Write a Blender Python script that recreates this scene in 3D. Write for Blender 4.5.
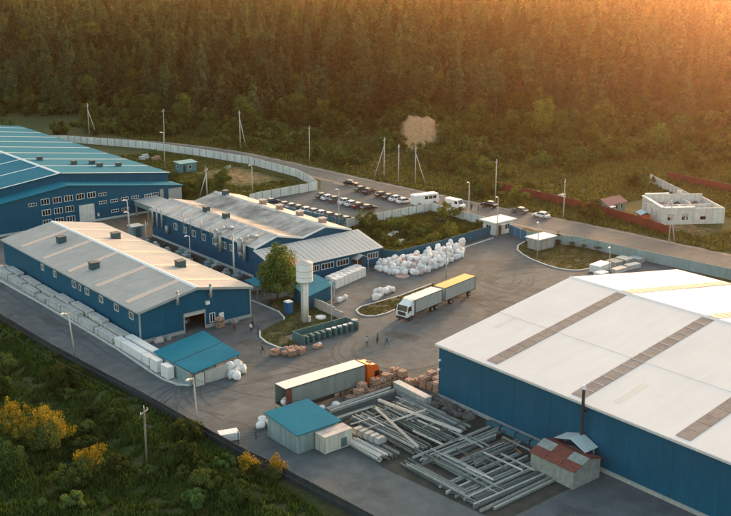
import bpy, math, random
import numpy as np
from mathutils import Vector, Matrix, noise

random.seed(7)
rng = np.random.default_rng(7)
for o in list(bpy.data.objects):
    bpy.data.objects.remove(o)
scene = bpy.context.scene
COL = scene.collection
R = math.radians

# ------------------------------------------------------------------ camera, sky, sun, exposure
# World axes follow the factory halls: X runs across them, Y along them; metres.
HEAD = R(39.096)                      # view heading, clockwise from +Y
cam = bpy.data.cameras.new('camera')
cam.sensor_width = 36.0
cam.lens = 36.0 * 1041.0 / 731.0
cam.shift_x = 8.5 / 731.0
cam.shift_y = -13.0 / 731.0
cam.clip_start = 1.0
cam.clip_end = 9000.0
camo = bpy.data.objects.new('camera', cam)
COL.objects.link(camo)
camo.location = (0, 0, 60)
camo.rotation_euler = (R(90 - 15.311), 0, -HEAD)
scene.camera = camo

SUN_AZ = HEAD + R(26)                 # clockwise from +Y
SUN_EL = R(5.8)
world = bpy.data.worlds.new('World')
scene.world = world
world.use_nodes = True
wn = world.node_tree.nodes
wl = world.node_tree.links
bg = wn.get('Background') or wn.new('ShaderNodeBackground')
sky = wn.new('ShaderNodeTexSky')
sky.sky_type = 'NISHITA'
sky.sun_disc = False
sky.sun_elevation = SUN_EL
sky.sun_rotation = SUN_AZ
sky.altitude = 200
sky.air_density = 1.0
sky.dust_density = 4.0
sky.ozone_density = 0.35
wl.new(sky.outputs[0], bg.inputs['Color'])
bg.inputs['Strength'].default_value = 0.13
wl.new(bg.outputs[0], wn['World Output'].inputs['Surface'])

sl = bpy.data.lights.new('sun', 'SUN')
sl.energy = 2.3
sl.angle = R(9.0)
sl.color = (1.0, 0.57, 0.36)
suno = bpy.data.objects.new('sun', sl)
COL.objects.link(suno)
sdir = Vector((math.sin(SUN_AZ) * math.cos(SUN_EL), math.cos(SUN_AZ) * math.cos(SUN_EL), math.sin(SUN_EL)))
suno.rotation_euler = sdir.to_track_quat('Z', 'Y').to_euler()
suno.location = (150, 150, 120)

scene.view_settings.view_transform = 'Standard'
scene.view_settings.look = 'None'
scene.view_settings.gamma = 1.0
scene.view_settings.use_curve_mapping = False
scene.view_settings.exposure = 2.5
scene.render.engine = 'CYCLES'
scene.cycles.use_denoising = True
scene.cycles.denoising_prefilter = 'NONE'
scene.cycles.max_bounces = 5
scene.cycles.diffuse_bounces = 2
scene.cycles.glossy_bounces = 2
scene.cycles.transmission_bounces = 3
scene.cycles.transparent_max_bounces = 6
scene.cycles.volume_bounces = 0
scene.cycles.caustics_reflective = False
scene.cycles.caustics_refractive = False

# ------------------------------------------------------------------ materials
MATS = {}


def mat(name, col, rough=0.7, metal=0.0, var=0.18, scale=0.6, col2=None, bump=0.0, bscale=6.0,
        ribs=None, streak=0.0, objvar=0.0, spec=0.3, detail=5.0, island=0.0, along=None):
    """Procedural surface: base colour broken up by noise, optional fine sheet ribs, dirt streaks and per-object tint."""
    if name in MATS:
        return MATS[name]
    m = bpy.data.materials.new(name)
    m.use_nodes = True
    N = m.node_tree.nodes
    L = m.node_tree.links
    b = N['Principled BSDF']
    b.inputs['Roughness'].default_value = rough
    b.inputs['Metallic'].default_value = metal
    b.inputs['Specular IOR Level'].default_value = spec
    geo = N.new('ShaderNodeNewGeometry')
    pos = geo.outputs['Position']
    n1 = N.new('ShaderNodeTexNoise')
    n1.inputs['Scale'].default_value = scale
    n1.inputs['Detail'].default_value = detail
    n1.inputs['Roughness'].default_value = 0.65
    L.new(pos, n1.inputs['Vector'])
    ramp = N.new('ShaderNodeMapRange')
    ramp.inputs['From Min'].default_value = 0.3
    ramp.inputs['From Max'].default_value = 0.7
    L.new(n1.outputs['Fac'], ramp.inputs['Value'])
    mx = N.new('ShaderNodeMix')
    mx.data_type = 'RGBA'
    c = Vector(col)
    ca = c * (1 - var)
    cb = Vector(col2) if col2 else c * (1 + var)
    mx.inputs['A'].default_value = (*ca, 1)
    mx.inputs['B'].default_value = (*cb, 1)
    L.new(ramp.outputs[0], mx.inputs['Factor'])
    out = mx.outputs['Result']
    if streak > 0:                    # rain streaks running down a wall
        mp = N.new('ShaderNodeMapping')
        mp.inputs['Scale'].default_value = (1.3, 1.3, 0.09) if not along else along
        L.new(pos, mp.inputs['Vector'])
        n2 = N.new('ShaderNodeTexNoise')
        n2.inputs['Scale'].default_value = 1.6
        n2.inputs['Detail'].default_value = 6
        L.new(mp.outputs[0], n2.inputs['Vector'])
        mr = N.new('ShaderNodeMapRange')
        mr.inputs['From Min'].default_value = 0.35
        mr.inputs['From Max'].default_value = 0.75
        mr.inputs['To Min'].default_value = 1.0 + streak * 0.5
        mr.inputs['To Max'].default_value = 1.0 - streak
        L.new(n2.outputs['Fac'], mr.inputs['Value'])
        ms = N.new('ShaderNodeMix')
        ms.data_type = 'RGBA'
        ms.blend_type = 'MULTIPLY'
        ms.inputs['Factor'].default_value = 1.0
        L.new(out, ms.inputs['A'])
        L.new(mr.outputs[0], ms.inputs['B'])
        out = ms.outputs['Result']
    if island > 0:
        mr = N.new('ShaderNodeMapRange')
        mr.inputs['To Min'].default_value = 1 - island
        mr.inputs['To Max'].default_value = 1 + island
        L.new(geo.outputs['Random Per Island'], mr.inputs['Value'])
        ms = N.new('ShaderNodeMix')
        ms.data_type = 'RGBA'
        ms.blend_type = 'MULTIPLY'
        ms.inputs['Factor'].default_value = 1.0
        L.new(out, ms.inputs['A'])
        L.new(mr.outputs[0], ms.inputs['B'])
        out = ms.outputs['Result']
    if objvar > 0:
        oi = N.new('ShaderNodeObjectInfo')
        mr = N.new('ShaderNodeMapRange')
        mr.inputs['To Min'].default_value = 1 - objvar
        mr.inputs['To Max'].default_value = 1 + objvar
        L.new(oi.outputs['Random'], mr.inputs['Value'])
        ms = N.new('ShaderNodeMix')
        ms.data_type = 'RGBA'
        ms.blend_type = 'MULTIPLY'
        ms.inputs['Factor'].default_value = 1.0
        L.new(out, ms.inputs['A'])
        L.new(mr.outputs[0], ms.inputs['B'])
        out = ms.outputs['Result']
    L.new(out, b.inputs['Base Color'])
    hgt = None
    if ribs:                          # profiled sheet: ribs repeat along one world axis
        ax, pitch, dep = ribs
        sx = N.new('ShaderNodeSeparateXYZ')
        L.new(pos, sx.inputs[0])
        ml = N.new('ShaderNodeMath')
        ml.operation = 'MULTIPLY'
        ml.inputs[1].default_value = 2 * math.pi / pitch
        L.new(sx.outputs['XYZ'.index(ax)], ml.inputs[0])
        sn = N.new('ShaderNodeMath')
        sn.operation = 'SINE'
        L.new(ml.outputs[0], sn.inputs[0])
        bp = N.new('ShaderNodeBump')
        bp.inputs['Strength'].default_value = dep
        bp.inputs['Distance'].default_value = 0.05
        L.new(sn.outputs[0], bp.inputs['Height'])
        hgt = bp
    if bump > 0:
        n3 = N.new('ShaderNodeTexNoise')
        n3.inputs['Scale'].default_value = bscale
        n3.inputs['Detail'].default_value = 4
        L.new(pos, n3.inputs['Vector'])
        bp = N.new('ShaderNodeBump')
        bp.inputs['Strength'].default_value = bump
        bp.inputs['Distance'].default_value = 0.1
        L.new(n3.outputs['Fac'], bp.inputs['Height'])
        if hgt:
            L.new(hgt.outputs[0], bp.inputs['Normal'])
        hgt = bp
    if hgt:
        L.new(hgt.outputs[0], b.inputs['Normal'])
    MATS[name] = m
    return m


def leaf_mat(name, c1, c2, trans=0.35, objvar=0.35, hue=(.47, .525)):
    """Foliage: leaf colour varied clump by clump and tree by tree, light passing through."""
    m = bpy.data.materials.new(name)
    m.use_nodes = True
    N = m.node_tree.nodes
    L = m.node_tree.links
    N.remove(N['Principled BSDF'])
    geo = N.new('ShaderNodeNewGeometry')
    n1 = N.new('ShaderNodeTexNoise')
    n1.inputs['Scale'].default_value = 0.45
    n1.inputs['Detail'].default_value = 3
    L.new(geo.outputs['Position'], n1.inputs['Vector'])
    rnd = N.new('ShaderNodeMath')
    rnd.operation = 'MULTIPLY_ADD'
    rnd.inputs[1].default_value = 0.5
    L.new(geo.outputs['Random Per Island'], rnd.inputs[0])
    L.new(n1.outputs['Fac'], rnd.inputs[2])
    mr = N.new('ShaderNodeMapRange')
    mr.inputs['From Min'].default_value = 0.4
    mr.inputs['From Max'].default_value = 1.05
    L.new(rnd.outputs[0], mr.inputs['Value'])
    mx = N.new('ShaderNodeMix')
    mx.data_type = 'RGBA'
    mx.inputs['A'].default_value = (*c1, 1)
    mx.inputs['B'].default_value = (*c2, 1)
    L.new(mr.outputs[0], mx.inputs['Factor'])
    oi = N.new('ShaderNodeObjectInfo')
    hs = N.new('ShaderNodeHueSaturation')
    h = N.new('ShaderNodeMapRange')
    h.inputs['To Min'].default_value = hue[0]
    h.inputs['To Max'].default_value = hue[1]
    v = N.new('ShaderNodeMapRange')
    v.inputs['To Min'].default_value = 1 - objvar
    v.inputs['To Max'].default_value = 1 + objvar
    w = N.new('ShaderNodeTexWhiteNoise')
    w.noise_dimensions = '1D'
    L.new(oi.outputs['Random'], h.inputs['Value'])
    L.new(oi.outputs['Random'], w.inputs['W'])
    L.new(w.outputs['Value'], v.inputs['Value'])
    L.new(h.outputs[0], hs.inputs['Hue'])
    L.new(v.outputs[0], hs.inputs['Value'])
    L.new(mx.outputs['Result'], hs.inputs['Color'])
    d = N.new('ShaderNodeBsdfDiffuse')
    t = N.new('ShaderNodeBsdfTranslucent')
    tw = N.new('ShaderNodeMix')           # light through a leaf comes out yellower
    tw.data_type = 'RGBA'
    tw.blend_type = 'MULTIPLY'
    tw.inputs['Factor'].default_value = 1.0
    tw.inputs['B'].default_value = (1.9, 1.55, 0.6, 1)
    L.new(hs.outputs[0], tw.inputs['A'])
    ms = N.new('ShaderNodeMixShader')
    ms.inputs[0].default_value = trans
    L.new(hs.outputs[0], d.inputs['Color'])
    L.new(tw.outputs['Result'], t.inputs['Color'])
    L.new(d.outputs[0], ms.inputs[1])
    L.new(t.outputs[0], ms.inputs[2])
    L.new(ms.outputs[0], N['Material Output'].inputs['Surface'])
    return m


BLUE = mat('blue_cladding', (0.002, 0.088, 0.160), rough=0.55, var=0.10, scale=0.25, ribs=('X', 0.25, 0.06), streak=0.16, spec=0.2)
BLUEY = mat('blue_cladding_side', (0.002, 0.088, 0.160), rough=0.55, var=0.10, scale=0.25, ribs=('Y', 0.25, 0.06), streak=0.16, spec=0.2)
TEAL = mat('teal_sheet', (0.004, 0.150, 0.225), rough=0.8, var=0.10, scale=0.3, ribs=('Y', 0.3, 0.12), spec=0.06)
TEALX = mat('teal_sheet_cross', (0.004, 0.150, 0.225), rough=0.8, var=0.10, scale=0.3, ribs=('X', 0.3, 0.12), spec=0.06)
GREYROOF = mat('grey_roof_sheet', (0.38, 0.375, 0.35), rough=0.7, var=0.10, scale=0.35, ribs=('Y', 0.3, 0.2), streak=0.09, along=(.1, .9, .1), detail=7, spec=0.1)
PINKSTRIP = mat('skylight_strip', (0.60, 0.47, 0.39), rough=0.6, spec=0.1, var=0.1, scale=1.5)
WHITEROOF = mat('white_roof_sheet', (0.86, 0.765, 0.70), rough=0.75, var=0.05, scale=0.12, ribs=('Y', 0.33, 0.08), detail=8, spec=0.06, streak=0.03, along=(.07, .6, .1))
BROWNPANE = mat('weathered_skylight', (0.34, 0.265, 0.225), rough=0.7, var=0.2, scale=1.2, objvar=0.10, spec=0.1)
OLDROOF = mat('weathered_roof', (0.17, 0.175, 0.165), rough=0.85, var=0.25, scale=0.16, col2=(0.60, 0.55, 0.50), ribs=('Y', 0.4, 0.3), detail=12, spec=0.08, streak=0.4, along=(.12, .8, .12))
PALESHEET = mat('pale_roof_sheet', (0.58, 0.55, 0.51), rough=0.7, spec=0.1, var=0.08, scale=0.2, ribs=('X', 0.3, 0.35))
OLDWHITE = mat('faded_white_roof', (0.44, 0.40, 0.37), rough=0.75, var=0.2, scale=0.28, col2=(0.74, 0.66, 0.59), detail=9, spec=0.08, streak=0.25, along=(.12, .8, .12))
WHITE = mat('white_paint', (0.78, 0.76, 0.73), rough=0.5, var=0.06, scale=0.8)
OFFWHITE = mat('grimy_white_plaster', (0.66, 0.62, 0.56), rough=0.85, var=0.14, scale=0.7, streak=0.2, bump=0.15)
GLASS = mat('dark_glass', (0.012, 0.018, 0.022), rough=0.12, var=0.3, scale=0.5, spec=0.6)
DARK = mat('dark_void', (0.012, 0.011, 0.011), rough=0.9, var=0.2)  # near-black that paints the shade of open interiors
STEEL = mat('galvanised_steel', (0.40, 0.41, 0.40), rough=0.55, metal=0.35, var=0.15, scale=1.5)
DKSTEEL = mat('dark_steel', (0.06, 0.062, 0.065), rough=0.5, metal=0.4, var=0.2)
CONC = mat('concrete', (0.36, 0.355, 0.33), rough=0.9, var=0.16, scale=1.2, bump=0.2, streak=0.15)
CONCPALE = mat('pale_concrete', (0.50, 0.49, 0.455), rough=0.88, var=0.14, scale=0.9, bump=0.15, objvar=0.10)
KERB = mat('kerb_white', (0.58, 0.57, 0.54), rough=0.85, var=0.18, scale=1.1)
WOOD = mat('weathered_wood', (0.20, 0.14, 0.09), rough=0.85, var=0.25, scale=3)
POLE = mat('pole_concrete', (0.47, 0.44, 0.40), rough=0.85, var=0.15, scale=1.3)
BRICK = mat('brick_load', (0.43, 0.27, 0.195), rough=0.9, var=0.22, scale=2.2, objvar=0.16, bump=0.3, island=0.28)
BAG = mat('bulk_bag_fabric', (0.78, 0.75, 0.72), rough=0.75, var=0.14, scale=0.9, objvar=0.1, bump=0.35, bscale=2.5)
BAGPINK = mat('bulk_bag_pink', (0.56, 0.36, 0.30), rough=0.75, var=0.2, scale=0.9, objvar=0.15, bump=0.35, bscale=2.5)
RUBBER = mat('tyre_rubber', (0.018, 0.018, 0.018), rough=0.8, var=0.2)
TEALPALE = mat('pale_teal_sheet', (0.24, 0.33, 0.33), rough=0.55, var=0.12, scale=0.5, streak=0.18)
BLUEFENCE = mat('blue_fence_sheet', (0.008, 0.105, 0.160), rough=0.45, var=0.12, scale=0.4, streak=0.15)
REDFENCE = mat('red_fence_sheet', (0.20, 0.035, 0.025), rough=0.6, var=0.18, scale=0.4, streak=0.15)
DARKFENCE = mat('dark_fence_sheet', (0.035, 0.045, 0.05), rough=0.6, var=0.2, scale=0.5, streak=0.2)
WHITEFENCE = mat('concrete_fence_panel', (0.66, 0.65, 0.60), rough=0.85, var=0.12, scale=0.6, streak=0.2, objvar=0.08)
SALMON = mat('salmon_sheet', (0.55, 0.16, 0.11), rough=0.55, var=0.12)
RUST = mat('rusty_sheet', (0.17, 0.055, 0.04), rough=0.85, var=0.3, scale=1.6)
LICHEN = mat('lichen_grey_sheet', (0.26, 0.28, 0.26), rough=0.9, var=0.25, scale=1.4)
GREENSTEEL = mat('green_painted_steel', (0.075, 0.15, 0.145), rough=0.55, var=0.2, scale=1.2, streak=0.2)
ORANGE = mat('orange_cab_paint', (0.72, 0.13, 0.015), rough=0.3, var=0.06, spec=0.5)
CABWHITE = mat('white_cab_paint', (0.80, 0.78, 0.75), rough=0.3, var=0.05, spec=0.5)
CURTAIN = mat('grey_curtain_side', (0.22, 0.25, 0.235), rough=0.5, var=0.08, scale=0.5, streak=0.15)
CURTAIN2 = mat('pale_curtain_side', (0.40, 0.41, 0.385), rough=0.5, var=0.07, scale=0.5, streak=0.12)
TRAILTOP = mat('trailer_roof', (0.76, 0.68, 0.62), rough=0.5, var=0.05, scale=0.4)
YELLOW = mat('ochre_trailer_roof', (0.78, 0.37, 0.075), rough=0.5, var=0.08, scale=0.5)
MAROON = mat('maroon_roof', (0.20, 0.075, 0.085), rough=0.6, var=0.12)
MINT = mat('mint_wall', (0.17, 0.30, 0.25), rough=0.7, var=0.12, streak=0.15)
STONE = mat('rubble_stone', (0.105, 0.105, 0.095), rough=0.95, var=0.3, scale=2, bump=0.4, objvar=0.3)
SKIN = mat('skin', (0.42, 0.24, 0.17), rough=0.6, var=0.08, scale=8)
BARK = mat('bark', (0.09, 0.062, 0.045), rough=0.95, var=0.3, scale=2, bump=0.4)
PINEBARK = mat('pine_bark', (0.085, 0.062, 0.045), rough=0.95, var=0.3, scale=2, bump=0.4)

PINELEAF = leaf_mat('pine_needles', (0.012, 0.031, 0.017), (0.066, 0.108, 0.052), trans=0.26, objvar=0.55)
BROADLEAF = leaf_mat('broad_leaves', (0.028, 0.056, 0.018), (0.105, 0.150, 0.042), trans=0.35, objvar=0.45)
BUSHLEAF = leaf_mat('bush_leaves', (0.030, 0.060, 0.020), (0.120, 0.165, 0.050), trans=0.35, objvar=0.45)
YELLOWLEAF = leaf_mat('autumn_leaves', (0.075, 0.075, 0.016), (0.34, 0.25, 0.035), trans=0.25, objvar=0.1, hue=(.495, .505))
DRYGRASS = leaf_mat('dry_grass', (0.042, 0.062, 0.020), (0.12, 0.130, 0.045), trans=0.3, objvar=0.1)
LUSHGRASS = leaf_mat('lush_grass', (0.030, 0.060, 0.018), (0.085, 0.13, 0.035), trans=0.3, objvar=0.1)


def ground_mat():
    m = bpy.data.materials.new('rough_ground')
    m.use_nodes = True
    N = m.node_tree.nodes
    L = m.node_tree.links
    b = N['Principled BSDF']
    b.inputs['Roughness'].default_value = 0.95
    b.inputs['Specular IOR Level'].default_value = 0.1
    geo = N.new('ShaderNodeNewGeometry')

    def nz(s, d):
        n = N.new('ShaderNodeTexNoise')
        n.inputs['Scale'].default_value = s
        n.inputs['Detail'].default_value = d
        n.inputs['Roughness'].default_value = 0.65
        L.new(geo.outputs['Position'], n.inputs['Vector'])
        return n

    def ramp(src, a, c):
        r = N.new('ShaderNodeMapRange')
        r.inputs['From Min'].default_value = a
        r.inputs['From Max'].default_value = c
        L.new(src, r.inputs['Value'])
        return r.outputs[0]

    def mix(f, a, c):
        x = N.new('ShaderNodeMix')
        x.data_type = 'RGBA'
        L.new(f, x.inputs['Factor'])
        for s, v in (('A', a), ('B', c)):
            if isinstance(v, tuple):
                x.inputs[s].default_value = (*v, 1)
            else:
                L.new(v, x.inputs[s])
        return x.outputs['Result']
    fine = nz(1.1, 8)
    big = nz(0.05, 6)
    grass = mix(ramp(fine.outputs['Fac'], 0.3, 0.7), (0.026, 0.045, 0.014), (0.075, 0.098, 0.034))
    dry = mix(ramp(fine.outputs['Fac'], 0.3, 0.7), (0.050, 0.056, 0.022), (0.11, 0.105, 0.045))
    c = mix(ramp(big.outputs['Fac'], 0.42, 0.64), grass, dry)
    sand = mix(ramp(fine.outputs['Fac'], 0.3, 0.7), (0.36, 0.19, 0.095), (0.58, 0.345, 0.18))
    at = N.new('ShaderNodeAttribute')
    at.attribute_name = 'bare'
    ad = N.new('ShaderNodeMath')
    ad.operation = 'MULTIPLY_ADD'
    ad.inputs[1].default_value = 0.9
    md = nz(0.55, 9)
    L.new(md.outputs['Fac'], ad.inputs[0])
    L.new(at.outputs['Fac'], ad.inputs[2])
    c = mix(ramp(ad.outputs[0], 0.72, 1.1), c, sand)
    L.new(c, b.inputs['Base Color'])
    bp = N.new('ShaderNodeBump')
    bp.inputs['Strength'].default_value = 0.6
    bp.inputs['Distance'].default_value = 0.3
    L.new(fine.outputs['Fac'], bp.inputs['Height'])
    L.new(bp.outputs[0], b.inputs['Normal'])
    return m


def asphalt_mat(name, col, worn, sc=0.05):
    m = bpy.data.materials.new(name)
    m.use_nodes = True
    N = m.node_tree.nodes
    L = m.node_tree.links
    b = N['Principled BSDF']
    b.inputs['Roughness'].default_value = 0.88
    b.inputs['Specular IOR Level'].default_value = 0.25
    geo = N.new('ShaderNodeNewGeometry')
    last = None
    acc = None
    for s, d, a, lo, hi in ((sc, 7, 0.3, 0.0, 1.0), (0.5, 6, 0.35, 0.82, 1.18), (6.0, 3, 0.3, 0.88, 1.12), (0.16, 9, 0.55, 1.0, 0.72)):
        n = N.new('ShaderNodeTexNoise')
        n.inputs['Scale'].default_value = s
        n.inputs['Detail'].default_value = d
        n.inputs['Roughness'].default_value = 0.6
        L.new(geo.outputs['Position'], n.inputs['Vector'])
        r = N.new('ShaderNodeMapRange')
        r.inputs['From Min'].default_value = a
        r.inputs['From Max'].default_value = a + 0.35 if a < 0.5 else a + 0.12
        r.inputs['To Min'].default_value = lo
        r.inputs['To Max'].default_value = hi
        L.new(n.outputs['Fac'], r.inputs['Value'])
        x = N.new('ShaderNodeMix')
        x.data_type = 'RGBA'
        if last is None:
            x.inputs['A'].default_value = (*col, 1)
            x.inputs['B'].default_value = (*worn, 1)
            L.new(r.outputs[0], x.inputs['Factor'])
        else:
            x.blend_type = 'MULTIPLY'
            x.inputs['Factor'].default_value = 1
            L.new(last, x.inputs['A'])
            L.new(r.outputs[0], x.inputs['B'])
        last = x.outputs['Result']
        acc = n
    L.new(last, b.inputs['Base Color'])
    bp = N.new('ShaderNodeBump')
    bp.inputs['Strength'].default_value = 0.25
    bp.inputs['Distance'].default_value = 0.03
    L.new(acc.outputs['Fac'], bp.inputs['Height'])
    L.new(bp.outputs[0], b.inputs['Normal'])
    return m


GROUND = ground_mat()
ASPHALT = asphalt_mat('yard_asphalt', (0.076, 0.092, 0.097), (0.112, 0.128, 0.131))
ROADTAR = asphalt_mat('road_asphalt', (0.095, 0.100, 0.098), (0.14, 0.14, 0.132))
TYREMARK = asphalt_mat('tyre_marked_asphalt', (0.062, 0.071, 0.071), (0.092, 0.10, 0.098), 0.3)
SHOULDER = mat('gravel_shoulder', (0.27, 0.22, 0.17), rough=0.95, var=0.25, scale=0.5, bump=0.2)
DIRT = mat('trodden_dirt', (0.15, 0.115, 0.08), rough=0.95, var=0.3, scale=0.4, bump=0.3)
LAWN = mat('lawn', (0.050, 0.058, 0.020), rough=0.95, var=0.4, scale=0.7, col2=(0.10, 0.092, 0.036), bump=0.5, bscale=5)


# ------------------------------------------------------------------ mesh helpers
class MB:
    def __init__(self):
        self.v = []
        self.f = []

    def add(self, vs, fs):
        n = len(self.v)
        self.v += [tuple(p) for p in vs]
        self.f += [tuple(i + n for i in q) for q in fs]
        return self

    def hexa(self, p):                # 0-3 bottom ring (ccw from above), 4-7 top ring
        return self.add(p, [(3, 2, 1, 0), (4, 5, 6, 7), (0, 1, 5, 4), (1, 2, 6, 5), (2, 3, 7, 6), (3, 0, 4, 7)])

    def box(self, x0, x1, y0, y1, z0, z1):
        return self.hexa([(x0, y0, z0), (x1, y0, z0), (x1, y1, z0), (x0, y1, z0),
                          (x0, y0, z1), (x1, y0, z1), (x1, y1, z1), (x0, y1, z1)])

    def obox(self, c, s, rz=0.0, tilt=0.0):
        cs, sn = math.cos(rz), math.sin(rz)
        pts = []
        for dz in (0, 1):
            for dx, dy in ((-.5, -.5), (.5, -.5), (.5, .5), (-.5, .5)):
                x, y = dx * s[0], dy * s[1]
                pts.append((c[0] + x * cs - y * sn, c[1] + x * sn + y * cs, c[2] + dz * s[2] + dx * tilt))
        return self.hexa(pts)

    def tube(self, a, b, r0, r1=None, n=8, cap=True):
        r1 = r0 if r1 is None else r1
        a, b = Vector(a), Vector(b)
        q = (b - a).to_track_quat('Z', 'Y')
        vs = []
        for c, r in ((a, r0), (b, r1)):
            for i in range(n):
                t = 2 * math.pi * i / n
                vs.append(c + q @ Vector((r * math.cos(t), r * math.sin(t), 0)))
        fs = [(i, (i + 1) % n, n + (i + 1) % n, n + i) for i in range(n)]
        if cap:
            fs += [tuple(range(n - 1, -1, -1)), tuple(range(n, 2 * n))]
        return self.add(vs, fs)

    def prism(self, poly, z0, z1):    # poly ccw from above
        n = len(poly)
        vs = [(x, y, z0) for x, y in poly] + [(x, y, z1) for x, y in poly]
        return self.add(vs, [tuple(range(n - 1, -1, -1)), tuple(range(n, 2 * n))] +
                        [(i, (i + 1) % n, n + (i + 1) % n, n + i) for i in range(n)])

    def extr(self, prof, axis, a, b):
        """Extrude a profile. axis 'y': prof of (x,z) between y=a..b; axis 'x': prof of (y,z) between x=a..b."""
        n = len(prof)
        if axis == 'y':
            vs = [(u, a, w) for u, w in prof] + [(u, b, w) for u, w in prof]
        else:
            vs = [(a, u, w) for u, w in prof] + [(b, u, w) for u, w in prof]
        return self.add(vs, [tuple(range(n)), tuple(range(2 * n - 1, n - 1, -1))] +
                        [(i, n + i, n + (i + 1) % n, (i + 1) % n) for i in range(n)])

    def mesh(self, name, m, smooth=False):
        me = bpy.data.meshes.new(name)
        me.from_pydata(self.v, [], self.f)
        if m:
            me.materials.append(m)
        import bmesh
        bm = bmesh.new()
        bm.from_mesh(me)
        bmesh.ops.recalc_face_normals(bm, faces=bm.faces)
        bm.to_mesh(me)
        bm.free()
        if smooth:
            me.polygons.foreach_set('use_smooth', [True] * len(me.polygons))
        return me

    def build(self, name, m, parent=None, smooth=False, loc=None, rz=0.0):
        return link(name, self.mesh(name, m, smooth), parent, loc, rz)


def link(name, me, parent=None, loc=None, rz=0.0):
    o = bpy.data.objects.new(name, me)
    COL.objects.link(o)
    if parent:
        o.parent = parent
    if loc is not None:
        o.location = loc
    if rz:
        o.rotation_euler = (0, 0, rz)
    return o


def tag(o, label, cat, group=None):
    o['label'] = label
    o['category'] = cat
    if group:
        o['group'] = group
    return o


def thing(name, label, cat, loc=(0, 0, 0), rz=0.0, group=None):
    o = bpy.data.objects.new(name, None)
    o.empty_display_size = 0.5
    COL.objects.link(o)
    o.location = loc
    o.rotation_euler = (0, 0, rz)
    return tag(o, label, cat, group)


def struct(o):
    o['kind'] = 'structure'
    return o


def copy_tree(o, loc, rz, label=None, parent=None, scale=None):
    c = o.copy()
    COL.objects.link(c)
    if parent is None:
        c.location = loc
        c.rotation_euler = (0, 0, rz)
        if scale:
            c.scale = scale if isinstance(scale, tuple) else (scale,) * 3
        if label:
            c['label'] = label
    else:
        c.parent = parent
    for ch in list(o.children):
        copy_tree(ch, None, None, None, c)
    return c


def local(root):
    """Offset so that world-coordinate parts can hang under an Empty placed at the thing's base."""
    return root.location


def sub(root, mb, name, m, parent=None, smooth=False):
    """Build world-coordinate geometry as a part of an unrotated root."""
    ox, oy, oz = root.location
    mb.v = [(x - ox, y - oy, z - oz) for x, y, z in mb.v]
    return mb.build(name, m, parent or root, smooth)


def window(root, face, u, z, w, h, at, n=2, frame=None):
    """face '-y': wall plane at y=at, u along X; '-x': wall plane at x=at, u along Y."""
    t, pr, pg = 0.09, 0.10, 0.035
    fr, gl = MB(), MB()

    def bx(m, u0, u1, z0, z1, d):
        if face == '-y':
            m.box(u0, u1, at - d, at + 0.05, z0, z1)
        else:
            m.box(at - d, at + 0.05, u0, u1, z0, z1)
    u0, u1, z0, z1 = u - w / 2, u + w / 2, z - h / 2, z + h / 2
    bx(fr, u0, u1, z0 - t, z0, pr)
    bx(fr, u0, u1, z1, z1 + t, pr)
    bx(fr, u0 - t, u0, z0 - t, z1 + t, pr)
    bx(fr, u1, u1 + t, z0 - t, z1 + t, pr)
    for i in range(1, n):
        c = u0 + w * i / n
        bx(fr, c - t * .5, c + t * .5, z0, z1, pr - 0.01)
    f = sub(root, fr, 'window', frame or WHITE)
    bx(gl, u0 - 0.01, u1 + 0.01, z0 - 0.01, z1 + 0.01, pg)
    sub(root, gl, 'pane', GLASS, f)
    return f


def roofslab(m, axis, prof, a, b, t):
    """Thin sheet following a polyline of (u,z), t thick, between a and b along the other axis."""
    up = [(u, z + t) for u, z in prof]
    m.extr(up + prof[::-1], axis, a, b)
    return m

# ------------------------------------------------------------------ terrain, roads and yard
FX, FY = math.sin(HEAD), math.cos(HEAD)


def ss(t):
    t = np.clip(t, 0, 1)
    return t * t * (3 - 2 * t)


def to_fr(x, y):
    return x * FX + y * FY, x * FY - y * FX


def from_fr(f, r):
    return f * FX + r * FY, f * FY - r * FX


def hill_base(r):
    return 345 + np.maximum(0, -(r + 32)) * 0.42


def height(x, y):
    """Ground height: flat works yard and road, wooded hill rising behind, bank falling away outside the yard wall."""
    x = np.asarray(x, float)
    y = np.asarray(y, float)
    f, r = to_fr(x, y)
    d = f - hill_base(r)
    h = 13 * ss(d / 210) + 30 * ss((d - 420) / 1500)
    h = h + ss(d / 70) * (1.6 * np.sin(x * 0.043 + 1.3) * np.cos(y * 0.037) + 0.9 * np.sin(x * 0.11 + y * 0.07))
    h = h + 38 * ss((r - 145) / 170) * ss((f - 250) / 200)      # rise added on the right, mostly unseen, to block sun over the yard
    cut = (9.0 + .55 * np.sin(r * .8 + .5 * np.sin(f * .4)) + .3 * np.sin(r * 1.9 + f * .5)) * ss((f - 337) / 13) * (1 - ss((f - 352) / 90)) * np.exp(-((r - 20.5) / 12.0) ** 2)
    h = h + cut
    h = h - 1.6 * ss((58.5 - x) / 5.0) * (1 - ss((y - 200) / 40))
    h = h + 0.5 * ss((56 - x) / 8) * np.sin(x * 0.6 + 0.4 * y) * np.cos(y * 0.33) * (1 - ss((y - 200) / 40))
    return h


def gz(x, y):
    return float(height(x, y))


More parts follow.
